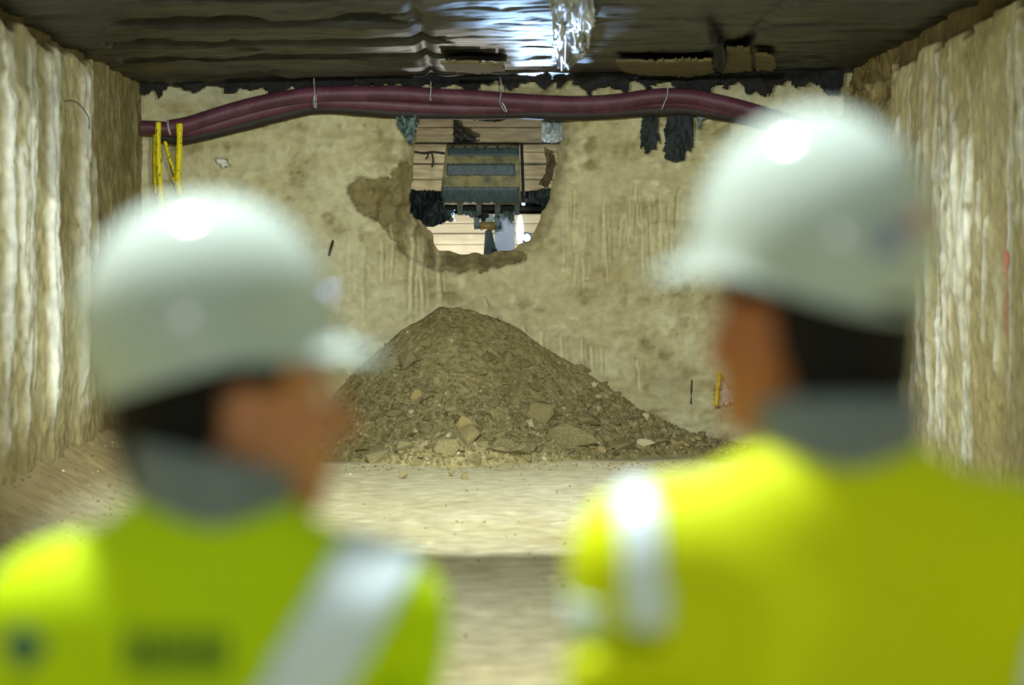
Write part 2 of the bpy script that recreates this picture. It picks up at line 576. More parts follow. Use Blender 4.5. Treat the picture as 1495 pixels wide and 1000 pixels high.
# ------------------------------------------------------------------ side walls
def build_side(name, X, sgn, bands, streaks, base, dark, topcut):
    ys = np.concatenate([np.arange(-4, 12.6, 0.4), np.arange(12.6, YB + 0.3, 0.024)])
    zs = np.arange(-0.15, 3.75, 0.016)
    y, z = np.meshgrid(ys, zs, indexing='ij')
    big = fbm(y * 0.6, z * 0.5, 4, 5 + sgn)
    med = fbm(y * 2.2, z * 1.6, 4, 15 + sgn)
    fine = fbm(y * 7, z * 6, 3, 25 + sgn)
    x = X + sgn * (0.07 * big + 0.03 * med + 0.015 * fine)
    c = mix(base, PALE, np.clip(0.3 + 1.6 * big + fine, 0, 0.7))
    c = mix(c, dark, np.clip(2.6 * med, 0, 0.75))
    wob = 0.16 * fbm(z * 0.7, y * 0.15, 3, 51 + sgn)
    for cy, w in bands:                             # proud columns with milky runs
        u = (y - cy + wob) / w
        ridge = np.exp(-u ** 4)
        x = x - sgn * 0.05 * ridge
        c = mix(c, srgb(190, 182, 144), ridge * np.clip(0.25 + 1.2 * big, 0, 0.6))
    for sy, zt, zb, w, a, sd in streaks:
        t = (z - zb) / (zt - zb)
        u = (y - sy - 0.22 * fbm(z * 0.9 + sd, z * 0 + sd, 3, 61)) / (0.95 * w * (0.5 + 1.2 * vnoise(z * 2.2 + sd * 3, z * 0 + sd, 71)))
        g = np.exp(-u * u) * sstep(0, 0.12, t) * sstep(1, 0.94, t) * np.clip(0.45 + 1.3 * vnoise(z * 2.6 + sd, y * 2, 81), 0, 1)
        c = mix(c, LIME, np.clip(g * a, 0, 0.95))
        x = x - sgn * 0.02 * g
    spk = fbm(y * 14, z * 11, 3, 35 + sgn)
    c = mix(c, dark * 0.85, np.clip(5 * spk - 0.9, 0, 0.7))
    c = mix(c, LIME, np.clip(6 * fbm(y * 10, z * 5, 3, 45 + sgn) - 1.7, 0, 0.5))
    x = x - sgn * 0.03 * spk
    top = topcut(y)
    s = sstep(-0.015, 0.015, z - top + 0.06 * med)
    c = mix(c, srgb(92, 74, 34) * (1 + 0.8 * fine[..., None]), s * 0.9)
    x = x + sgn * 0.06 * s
    if sgn > 0:                                     # pink marking line sprayed on the right wall
        yy = P(1473, 400, 1).x / 1.0
        ly = X / yy
        g = np.exp(-((y - ly - 0.10 * fbm(z * 3, z * 0, 2, 91)) / 0.085) ** 2)
        zz = np.where(z > 1.5, sstep(1.90, 1.88, z) * sstep(1.5, 1.54, z), sstep(1.14, 1.18, z) * 0.35)
        c = mix(c, srgb(228, 92, 120), np.clip(g * zz, 0, 0.95))
        hole = sstep(0.2, 1, 1 - np.hypot((y - 13.35) / 0.28, (z - 0.95) / 0.14) + fine)
        c = mix(c, srgb(112, 92, 50), hole * 0.7)
        x = x + 0.05 * hole
        rough = sstep(18.6, 19.2, y + 0.5 * med)
        c = mix(c, srgb(120, 106, 62), rough * np.clip(0.75 + fine, 0, 1))
        x = x + 0.05 * rough * (med + fine + spk) * 2
    else:
        rough = sstep(17.9, 18.5, y + 0.6 * med)
        c = mix(c, srgb(140, 126, 82), rough * np.clip(0.7 + fine * 2, 0, 1))
        foot = sstep(0.75, 0.35, z + 0.3 * med)
        c = mix(c, srgb(150, 136, 90), foot * 0.6)
    v = np.stack([x, y, z], -1).reshape(-1, 3)
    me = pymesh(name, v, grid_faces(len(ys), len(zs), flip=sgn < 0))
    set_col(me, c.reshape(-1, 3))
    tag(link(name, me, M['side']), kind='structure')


def build_sides():
    r = random.Random(11)
    lb = [(15.08, 0.30), (15.78, 0.30), (16.82, 0.38), (18.2, 0.40)]
    st = []
    for cy, w in lb:
        for k in range(5):
            st.append((cy + r.uniform(-0.75, 0.75) * w, r.uniform(2.2, 3.15), r.uniform(0.3, 1.4), r.uniform(0.03, 0.075), r.uniform(0.55, 0.95), r.uniform(0, 50)))
        st.append((cy - 0.15, 3.12, 0.35, 0.06, 0.9, r.uniform(0, 50)))
        st.append((cy + 0.10, 3.12, 2.5, 0.12, 0.6, r.uniform(0, 50)))
    for py_, a in ((19.3, 0.9), (19.9, 0.9), (20.3, 0.6)):
        st.append((py_, r.uniform(1.9, 2.1), r.uniform(1.2, 1.5), 0.06, a, r.uniform(0, 50)))
    build_side('wall_left', XL, -1, lb, st, srgb(180, 169, 124), srgb(148, 137, 94), lambda y: np.where(y < 18.7, 3.12 + 0.03 * np.sin(y * 9), 3.3))
    rb = [(14.2, 0.5), (15.4, 0.45), (16.5, 0.4), (17.6, 0.4), (18.5, 0.35)]
    st = []
    for k in range(46):
        st.append((r.uniform(13.9, 18.9), r.uniform(1.6, 3.2), 0, r.uniform(0.02, 0.055), r.uniform(0.5, 0.95), r.uniform(0, 50)))
        a = st[-1]
        st[-1] = (a[0], a[1], max(0.1, a[1] - r.uniform(0.5, 1.8)), a[3], a[4], a[5])
    for k in range(16):
        st.append((r.uniform(15.5, 18.9), r.uniform(0.9, 1.4), r.uniform(0.2, 0.5), r.uniform(0.03, 0.06), r.uniform(0.5, 0.9), r.uniform(0, 50)))

    def top(y):
        k = np.floor((y - 13.0) / 0.52).astype(int)
        return 3.16 + 0.10 * (_tab[(k * 37) & 4095] - 0.5) - 0.12 * ((y > 13.6) & (y < 14.3))
    build_side('wall_right', XR, 1, rb, st, srgb(198, 184, 134), srgb(174, 159, 110), top)


# ------------------------------------------------------------------ floor
def berm(x, y):
    n = fbm(x * 3.5, y * 2.6, 4, 7)
    l = np.clip(1 - (x - XL) / (0.62 + 0.1 * n), 0, 1) ** 1.3 * (0.30 + 0.06 * n)
    r_ = np.clip(1 - (XR - x) / (0.55 + 0.2 * n), 0, 1) ** 1.3 * (0.16 + 0.2 * n)
    return np.maximum(l, 0) + np.maximum(r_, 0)


def floor_z(x, y):
    return 0.05 * fbm(x * 0.8, y * 0.6, 4, 2) + 0.012 * fbm(x * 6, y * 4, 3, 12) + berm(x, y)


def build_floor():
    xs = np.arange(XL - 0.3, XR + 0.32, 0.03)
    ys = np.concatenate([np.arange(-4, 8.6, 0.3), np.arange(8.6, 20.2, 0.035), np.arange(20.2, 27.2, 0.2)])
    x, y = np.meshgrid(xs, ys, indexing='ij')
    z = floor_z(x, y)
    big = fbm(x * 0.7, y * 0.45, 4, 42)
    med = fbm(x * 2.5, y * 1.2, 4, 52)
    fine = fbm(x * 12, y * 6, 3, 62)
    c = mix(srgb(186, 177, 136), srgb(203, 197, 164), np.clip(0.5 + 2.4 * big, 0, 1))
    c = mix(c, srgb(168, 155, 112), np.clip(3 * med - 0.3, 0, 0.5))
    c = mix(c, srgb(222, 214, 180), np.clip(5 * fine - 1.0, 0, 0.6))
    c = mix(c, srgb(146, 128, 86), np.clip(berm(x, y) * 6, 0, 0.9))
    v = np.stack([x, y, z], -1).reshape(-1, 3)
    me = pymesh('floor', v, grid_faces(len(xs), len(ys)))
    set_col(me, c.reshape(-1, 3))
    tag(link('floor', me, M['floor']), kind='structure')


# ------------------------------------------------------------------ roof
def build_ceiling():
    xs = np.arange(XL - 0.35, XR + 0.38, 0.035)
    ys = np.concatenate([np.arange(14.75, YB + 0.1, 0.022), np.arange(YB + 0.1, 27.3, 0.25)])
    x, y = np.meshgrid(xs, ys, indexing='ij')
    n1 = fbm(x * 0.5, y * 3.0, 4, 4)
    n2 = fbm(x * 1.4, y * 8.0, 3, 14)
    n3 = fbm(x * 1.2, y * 1.2, 4, 24)
    z = ZC(x) + 0.05 * n1 + 0.03 * n2 + 0.03 * n3
    c = mix(srgb(22, 23, 17), srgb(44, 43, 30), np.clip(0.5 + 2.2 * n1, 0, 1))
    c = mix(c, srgb(14, 14, 11), np.clip(3.0 * n2, 0, 0.9))
    c = mix(c, srgb(52, 56, 48), np.clip(3.0 * n3 - 0.2, 0, 0.6) * (x < 0.2))
    blot = fbm(x * 2.6, y * 2.2, 4, 34)
    c = mix(c, srgb(9, 11, 10), np.clip(6 * blot - 0.5, 0, 0.85))
    c = mix(c, srgb(70, 62, 34), np.clip(-6 * blot - 0.9, 0, 0.5))
    z = z + 0.05 * np.clip(blot * 5, -1, 1) * np.abs(n3) * 2
    for y0, y1, x0, x1 in ((16.0, 16.6, -2.2, -0.55), (17.55, 18.05, -2.5, -0.25), (18.9, 19.4, -2.6, 0.1), (14.9, 15.2, -1.9, 0.3)):
        e = 0.05 * n3 + 0.08 * n1
        s = sstep(y0 - 0.03, y0 + 0.03, y + e) * sstep(y1 + 0.03, y1 - 0.03, y + e) * sstep(x0 - 0.1, x0 + 0.1, x + n3) * sstep(x1 + 0.08, x1 - 0.08, x + n3)
        z = z + 0.22 * s
        c = mix(c, srgb(8, 8, 6), s * 0.95)  # shade of the gaps painted in, near-black inside each recess
    for yj in (15.7, 17.2, 18.6, 20.0):
        s = np.exp(-((y - yj - 0.08 * n3) / 0.025) ** 2) * (x > 0.2) * (vnoise(x * 1.2, y * 0 + yj, 8) > 0.45)
        z = z + 0.05 * s
    for xj in (-0.36, 2.05):
        s = np.exp(-((x - xj - 0.1 * n3) / 0.04) ** 2)
        z = z + 0.04 * s
        c = mix(c, srgb(20, 18, 12), s * 0.7)
    v = np.stack([x, y, z], -1).reshape(-1, 3)
    me = pymesh('ceiling', v, grid_faces(len(xs), len(ys), flip=True))
    set_col(me, c.reshape(-1, 3))
    o = link('ceiling', me, M['ceiling'])
    tag(o, kind='structure')
    # slab above the boards so that the roof has its thickness
    o = box('trim_1', ((XL + XR) / 2, 21.0, 3.75), (XR - XL + 0.7, 12.4, 0.3), M['board_dark'])
    tag(o, kind='structure')
    # unseen front slab and opening, shaped so the slab's edge shadows the floor
    o = box('shadow_slab', ((XL + XR) / 2, 8.72, 3.52), (XR - XL + 0.7, 4.06, 0.5), M['board_dark'])
    tag(o, kind='structure')
    # added unseen bar across the mouth, keeping the low floodlights off the near floor
    bm = bmesh.new()
    bm_box(bm, Vector(((XL + XR) / 2, 8.77, 2.685)), (XR - XL + 0.2, 0.46, 0.025))
    bm_box(bm, Vector(((XL + XR) / 2, 8.77, 2.615)), (XR - XL + 0.2, 0.46, 0.025))
    bm_box(bm, Vector(((XL + XR) / 2, 8.875, 2.65)), (XR - XL + 0.2, 0.03, 0.06))
    tag(from_bm('shadow_bar', bm, M['steel']), kind='structure')


# ------------------------------------------------------------------ rubble heap
SIL = [(400, 668), (470, 600), (515, 545), (575, 490), (610, 466), (640, 450), (670, 447), (700, 458), (735, 470), (760, 481), (800, 508),
       (850, 541), (900, 575), (950, 607), (1000, 630), (1040, 642), (1090, 652), (1140, 662)]
YC = 20.75
_sx = [P(a, b, YC).x for a, b in SIL]
_sz = [max(0.02, P(a, b, YC).z) for a, b in SIL]


def heap_h(x, y):
    zs = np.interp(x, _sx, _sz, left=-0.05, right=-0.05)
    n = fbm(x * 2.2, y * 2.2, 4, 6)
    zs = zs * (1 + 0.03 * n)
    yf = YC - 0.12 - zs * 1.0 + 0.12 * n
    t = (y - yf) / (YC - yf)
    front = np.clip(t, -0.2, 1)
    front = np.where(front > 0, front ** 0.9, front)
    back = 1 - 0.35 * np.clip((y - YC) / 0.8, 0, 1)
    return zs * front * back + 0.05 * fbm(x * 7, y * 7, 3, 16) * sstep(0, 0.2, t) * sstep(0.1, .3, zs)


def build_heap():
    xs = np.arange(_sx[0] - 0.1, _sx[-1] + 0.1, 0.022)
    ys = np.arange(18.9, YB + 0.12, 0.022)
    x, y = np.meshgrid(xs, ys, indexing='ij')
    hz = heap_h(x, y)
    z = np.maximum(hz, floor_z(x, y) - 0.07)
    n = fbm(x * 3, y * 3, 4, 26)
    f2 = fbm(x * 16, y * 16, 2, 36)
    c = mix(srgb(140, 130, 86), srgb(160, 149, 104), np.clip(0.5 + 2 * n + 2 * f2, 0, 1))
    c = mix(c, srgb(128, 115, 72), sstep(0.8, 1.2, hz) * 0.8)
    v = np.stack([x, y, z], -1).reshape(-1, 3)
    f = grid_faces(len(xs), len(ys))
    over = (hz > floor_z(x, y) - 0.045).ravel()
    f = f[over[f].any(1)]
    me = pymesh('rubble_heap', v, f)
    set_col(me, c.reshape(-1, 3))
    tag(link('rubble_heap', me, M['heap']), 'tall cone of brown spoil and rubble heaped against the end wall under the opening', 'heap')


def heap_hit(px, py):
    d = ray(px, py)
    for Y in np.arange(17.5, YB, 0.02):
        p = Vector((0, 0, CAMZ)) + d * (Y / d.y)
        g = max(float(heap_h(p.x, p.y)), float(floor_z(p.x, p.y)))
        if p.z <= g:
            return Vector((p.x, p.y, g))
    return None


def rock_mesh(seed, n=16, sub=True):
    r = random.Random(seed)
    bm = bmesh.new()
    for k in range(n):
        v = Vector((r.gauss(0, 1), r.gauss(0, 1), r.gauss(0, 1))).normalized()
        bm.verts.new(v * r.uniform(0.85, 1.1))
    bmesh.ops.convex_hull(bm, input=bm.verts[:])
    bmesh.ops.delete(bm, geom=[v for v in bm.verts if not v.link_faces], context='VERTS')
    if sub:
        bmesh.ops.bevel(bm, geom=bm.edges[:], offset=0.06, segments=1, affect='EDGES')
    me = bpy.data.meshes.new('rock')
    bmesh.ops.recalc_face_normals(bm, faces=bm.faces[:])
    bm.to_mesh(me)
    bm.free()
    return me


def build_rocks():
    protos = {k: [rock_mesh(100 + i, r_) for i, r_ in enumerate((10, 9, 12, 11, 16, 10, 13))] for k in ('rock', 'rock_pale', 'rock_ochre', 'rock_dark')}
    for k, ms in protos.items():
        for me in ms:
            me.materials.append(M[k])
    big = [  # px, py, width px, height px, kind, proto, tilt, label
        (832, 640, 74, 40, 'rock', 1, 12, 'largest broken slab of pale brown rock at the front foot of the heap'),
        (555, 662, 40, 30, 'rock', 2, 0, 'blocky grey brown rock at the left foot of the heap'),
        (592, 656, 34, 26, 'rock', 3, 0, 'rounded rock right of the blocky rock at the heap foot'),
        (652, 652, 44, 26, 'rock', 4, -8, 'wide lump of brown rock above the two small clods on the floor'),
        (688, 640, 36, 30, 'rock_dark', 5, 10, 'dark upright rock in the middle of the heap foot'),
        (735, 650, 50, 22, 'rock', 6, 0, 'long flat rock at the middle of the heap foot'),
        (758, 664, 34, 30, 'rock', 0, 0, 'squat rock left of the largest slab at the heap foot'),
        (786, 601, 46, 30, 'rock_dark', 4, 0, 'smooth dark brown lump halfway up the middle of the heap'),
        (860, 615, 40, 22, 'rock_dark', 3, 0, 'dark brown clod just above the largest slab'),
        (905, 652, 42, 18, 'rock', 2, 0, 'flat rock right of the largest slab at the heap foot'),
        (940, 648, 30, 14, 'rock_pale', 1, 0, 'pale flat stone at the right foot of the heap'),
        (598, 528, 34, 26, 'rock', 5, 20, 'pointed brown rock high on the left flank of the heap'),
        (608, 577, 24, 18, 'rock_ochre', 6, 0, 'ochre stone halfway up the left flank of the heap'),
        (704, 550, 20, 14, 'rock_ochre', 0, 0, 'small ochre stone in the upper middle of the heap'),
        (773, 619, 14, 14, 'rock_pale', 2, 0, 'white pebble just below the smooth dark lump'),
        (914, 608, 24, 18, 'rock', 3, 0, 'grey brown stone on the right flank of the heap'),
        (942, 608, 12, 10, 'rock_pale', 4, 0, 'white stone on the lower right edge of the heap'),
        (868, 564, 13, 8, 'rock_pale', 5, 0, 'white stone on the upper right edge of the heap'),
        (576, 604, 34, 12, 'rock_dark', 6, 0, 'long dark rock on the lower left flank of the heap'),
        (678, 622, 22, 26, 'rock_ochre', 1, 0, 'upright ochre rock above the dark rock at the heap foot'),
        (965, 645, 30, 14, 'rock_dark', 3, 0, 'dark stone near the right end of the heap foot'),
        (531, 660, 26, 20, 'rock_dark', 0, 0, 'dark rock at the far left of the heap foot'),
    ]
    for px, py, w, h, k, i, tl, lab in big:
        p = heap_hit(px, min(py + h * 0.35, 676))
        if p is None:
            continue
        s = p.y / FPX
        o = bpy.data.objects.new('rock', protos[k][i])
        col.objects.link(o)
        rx, rz = w * s * 0.58, h * s * 0.70
        o.scale = (rx, rx * 0.8, rz)
        o.rotation_euler = (R(10), R(tl), R(random.uniform(-20, 20)))
        o.location = (p.x, p.y + rx * 0.15, p.z + rz * 0.42)
        tag(o, lab, 'rock')
    # medium stones, each its own
    r = random.Random(3)
    cnt = 0
    while cnt < 250:
        px, py = r.uniform(495, 1060), r.uniform(470, 674)
        if r.random() > ((py - 430) / 240) ** 1.5:
            continue
        p = heap_hit(px, py)
        if p is None or float(heap_h(p.x, p.y)) < 0.02:
            continue
        q = r.random()
        k = 'rock' if q < 0.55 else 'rock_dark' if q < 0.86 else 'rock_pale' if q < 0.94 else 'rock_ochre'
        s = r.uniform(0.02, 0.046) * (1.5 if r.random() < 0.25 and k != 'rock_pale' else 1) * (0.75 if k == 'rock_pale' else 1)
        o = bpy.data.objects.new('stone', r.choice(protos[k]))
        col.objects.link(o)
        o.scale = (s * r.uniform(1, 1.6), s * r.uniform(0.8, 1.2), s * r.uniform(0.6, 1))
        o.rotation_euler = (r.uniform(-0.5, 0.5), r.uniform(-0.5, 0.5), r.uniform(0, 6))
        o.location = p + Vector((0, 0, s * 0.25))
        tag(o, 'fist sized angular stone lying loose among others on the rubble heap', 'stone', 'loose stones on the rubble heap')
        cnt += 1
    # clods on the floor in front
    for px, py, w, lab in ((588, 690, 15, 'largest and leftmost brown clod of three lying on the floor before the heap'),
                           (660, 688, 12, 'middle brown clod of three lying on the floor in front of the heap'),
                           (678, 693, 13, 'right hand brown clod of three lying on the floor in front of the heap')):
        d = ray(px, py + 8)
        t = -CAMZ / d.z
        p = Vector((0, 0, CAMZ)) + d * t
        o = bpy.data.objects.new('clod', protos['rock_dark'][w % 7])
        col.objects.link(o)
        s = w * p.y / FPX * 0.5
        o.scale = (s, s, s * 1.1)
        o.location = (p.x, p.y, float(floor_z(p.x, p.y)) + s * 0.75)
        tag(o, lab, 'clod')
    # fine gravel, past counting
    small = []
    for i in range(8):
        me = rock_mesh(300 + i, 9, False)
        small.append((np.array([v.co[:] for v in me.vertices]), [tuple(q.vertices) for q in me.polygons]))
        bpy.data.meshes.remove(me)
    V, F, Cc, n0 = [], [], [], 0
    cols = [srgb(140, 131, 90), srgb(128, 118, 78), srgb(150, 141, 102), srgb(160, 151, 114), srgb(116, 106, 68)]

    def put(p, s):
        nonlocal n0
        v, f = small[r.randrange(8)]
        e = Euler((r.uniform(0, 6), r.uniform(0, 6), r.uniform(0, 6))).to_matrix()
        vv = (v * np.array([r.uniform(0.8, 1.5), 1, r.uniform(0.5, 1)]) * s) @ np.array(e).T + np.array(p)
        V.append(vv)
        F.extend([tuple(i + n0 for i in q) for q in f])
        cc = cols[min(4, int(r.random() ** 1.2 * 5))] if r.random() > 0.012 else srgb(200, 194, 160)
        Cc.append(np.repeat(cc[None], len(v), 0))
        n0 += len(v)
    k = 0
    while k < 6500:
        x = r.uniform(_sx[0], _sx[-1])
        y = r.uniform(19.2, YC + 0.15)
        h = float(heap_h(x, y))
        if h < 0.015:
            continue
        if h > 0.75 and r.random() < 0.65:
            continue
        put((x, y, h), r.uniform(0.007, 0.02) * (1.3 if h < 0.5 else 0.8))
        k += 1
    me = pymesh('gravel', np.vstack(V), F)
    set_col(me, np.vstack(Cc))
    tag(link('gravel', me, M['heap'], smooth=False), 'fine broken gravel and crumbs covering the rubble heap', 'gravel', kind='stuff')
    V, F, Cc, n0 = [], [], [], 0
    for _ in range(900):
        u = r.random()
        if u < 0.4:
            x, y = r.uniform(_sx[2], _sx[-1]), r.gauss(19.35, 0.3)
        elif u < 0.7:
            x, y = XL + abs(r.gauss(0, 0.5)), r.uniform(13, 21)
        else:
            x, y = r.uniform(XL, XR), r.uniform(10, 19.5)
        put((x, y, float(floor_z(x, y)) + 0.003), r.uniform(0.005, 0.016))
    me = pymesh('floor_crumbs', np.vstack(V), F)
    set_col(me, np.vstack(Cc))
    tag(link('pebbles', me, M['heap'], smooth=False), 'tiny pebbles and crumbs scattered over the bare earth floor', 'pebbles', kind='stuff')


# ------------------------------------------------------------------ hoses along the top of the end wall
def corrugated(name, pts, rad, m, pitch=0.02, amp=0.004):
    n0 = spline(pts, 400)
    L = np.linalg.norm(np.diff(n0, axis=0), axis=1).sum()
    k = int(L / pitch) * 3
    path = spline(pts, k)
    ph = np.arange(k) % 3
    rr = rad + amp * np.where(ph == 0, -1.0, np.where(ph == 1, 0.8, 0.8))
    return link(name, tube_mesh(name, path, rr, 16, caps=False), m, smooth=True)


def build_hoses():
    Y1 = YB - 0.30
    h1 = [(249, 186), (275, 181), (310, 170), (350, 158), (400, 146), (455, 138), (520, 136), (580, 136), (640, 140), (700, 143), (750, 147),
          (800, 150), (850, 151), (900, 148), (950, 141), (1000, 140), (1050, 149), (1100, 162), (1160, 180), (1240, 200)]
    p1 = [P(a, b, Y1 + 0.02 * math.sin(a * 0.01)) for a, b in h1]
    o = corrugated('corrugated_hose', p1, 0.066, M['hose'])
    tag(o, 'topmost maroon corrugated hose with a pale open end, arching over the opening', 'hose')
    d = (p1[0] - p1[1]).normalized()
    ring = spline([p1[0] + d * t for t in (0.0, 0.012, 0.024)], 6)
    e = tube('cut_end', ring, [0.066, 0.069, 0.071, 0.071, 0.066, 0.055], M['hose_in'], o, 16, caps=True)
    e['label'] = 'pale cut end of the hose'
    h2 = [(255, 194), (300, 186), (350, 172), (400, 159), (455, 149), (520, 150), (600, 155), (680, 158), (740, 157), (800, 155), (850, 157), (900, 155),
          (950, 149), (1000, 149), (1050, 158), (1100, 170), (1160, 188), (1240, 208)]
    o = corrugated('corrugated_hose', [P(a, b, Y1 + 0.10) for a, b in h2], 0.058, M['hose'])
    tag(o, 'second maroon corrugated hose sagging just below the topmost hose', 'hose')
    h3 = [(206, 186), (232, 187), (252, 190), (275, 194), (320, 187), (360, 177), (410, 164), (460, 153), (540, 156), (620, 159), (700, 160), (800, 156),
          (900, 152), (1000, 147), (1100, 168), (1240, 206)]
    o = corrugated('corrugated_hose', [P(a, b, Y1 + 0.16 - (0.12 if a < 260 else 0)) for a, b in h3], 0.060, M['hose'])
    tag(o, 'maroon corrugated hose whose left end sticks out past the pale open end', 'hose')
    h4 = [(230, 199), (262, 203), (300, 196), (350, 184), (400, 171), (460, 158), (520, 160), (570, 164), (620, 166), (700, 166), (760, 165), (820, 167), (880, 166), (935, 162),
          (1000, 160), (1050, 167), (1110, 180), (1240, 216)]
    o = tube('shade_band', spline([P(a, b, Y1 + 0.13) for a, b in h4], 160), 0.052, M['hose_shade'], seg=14)  # added tube, stands in for the shadow the hoses throw on the wall
    tag(o, 'dark smooth tube added as the shadow band under the maroon hoses', 'shade_band')
    # wire hangers
    def hanger(pts, lab, dy=-0.09):
        t = tube('wire_hanger', spline([P(a, b, Y1 + dy) for a, b in pts], 30), 0.006, M['wire'])
        tag(t, lab, 'wire')
        return t
    hg = hanger([(458, 112), (459, 130), (460, 150), (462, 158)], 'wire tie hanging the hoses at their left hump')
    lp = P(460, 148, Y1 - 0.1)
    c = tube('loop', spline([lp + Vector((0.013 * math.cos(a), 0, 0.055 * math.sin(a))) for a in np.linspace(0, 6.3, 14)], 40), 0.005, M['wire'], hg)
    hanger([(629, 118), (629, 132), (628, 143), (630, 147)], 'short wire tie left of the middle of the hoses above the opening')
    hg = hanger([(730, 112), (732, 124), (731, 140), (730, 150), (735, 160), (738, 163)], 'bent wire tie above the excavator bucket')
    tube('twisted_end', spline([P(732, 148, Y1 - 0.1), P(737, 156, Y1 - 0.1), P(740, 164, Y1 - 0.1)], 8), 0.010, M['wire'], hg)
    hanger([(975, 128), (974, 140), (970, 150), (966, 160)], 'wire tie holding the hoses above the torn black strips')


# ------------------------------------------------------------------ yellow straps, film, scraps
def ribbon(name, pts, wpx, m, parent=None, Y=YB - 0.33, thick=0.004):
    a = spline([(x, y, 0) for x, y in pts], 40)
    v, f = [], []
    for i, (x, y, _) in enumerate(a):
        w = wpx * (1 + 0.12 * math.sin(i * 0.5))
        dy = 0.012 * math.sin(i * 0.31)
        v += [P(x - w / 2, y, Y + dy), P(x, y, Y + dy - 0.006), P(x + w / 2, y, Y + dy + 0.004)]
    for i in range(len(a) - 1):
        f += [(3 * i, 3 * i + 1, 3 * i + 4, 3 * i + 3), (3 * i + 1, 3 * i + 2, 3 * i + 5, 3 * i + 4)]
    o = link(name, pymesh(name, v, f), m, parent)
    md = o.modifiers.new('solid', 'SOLIDIFY')
    md.thickness = thick
    return o


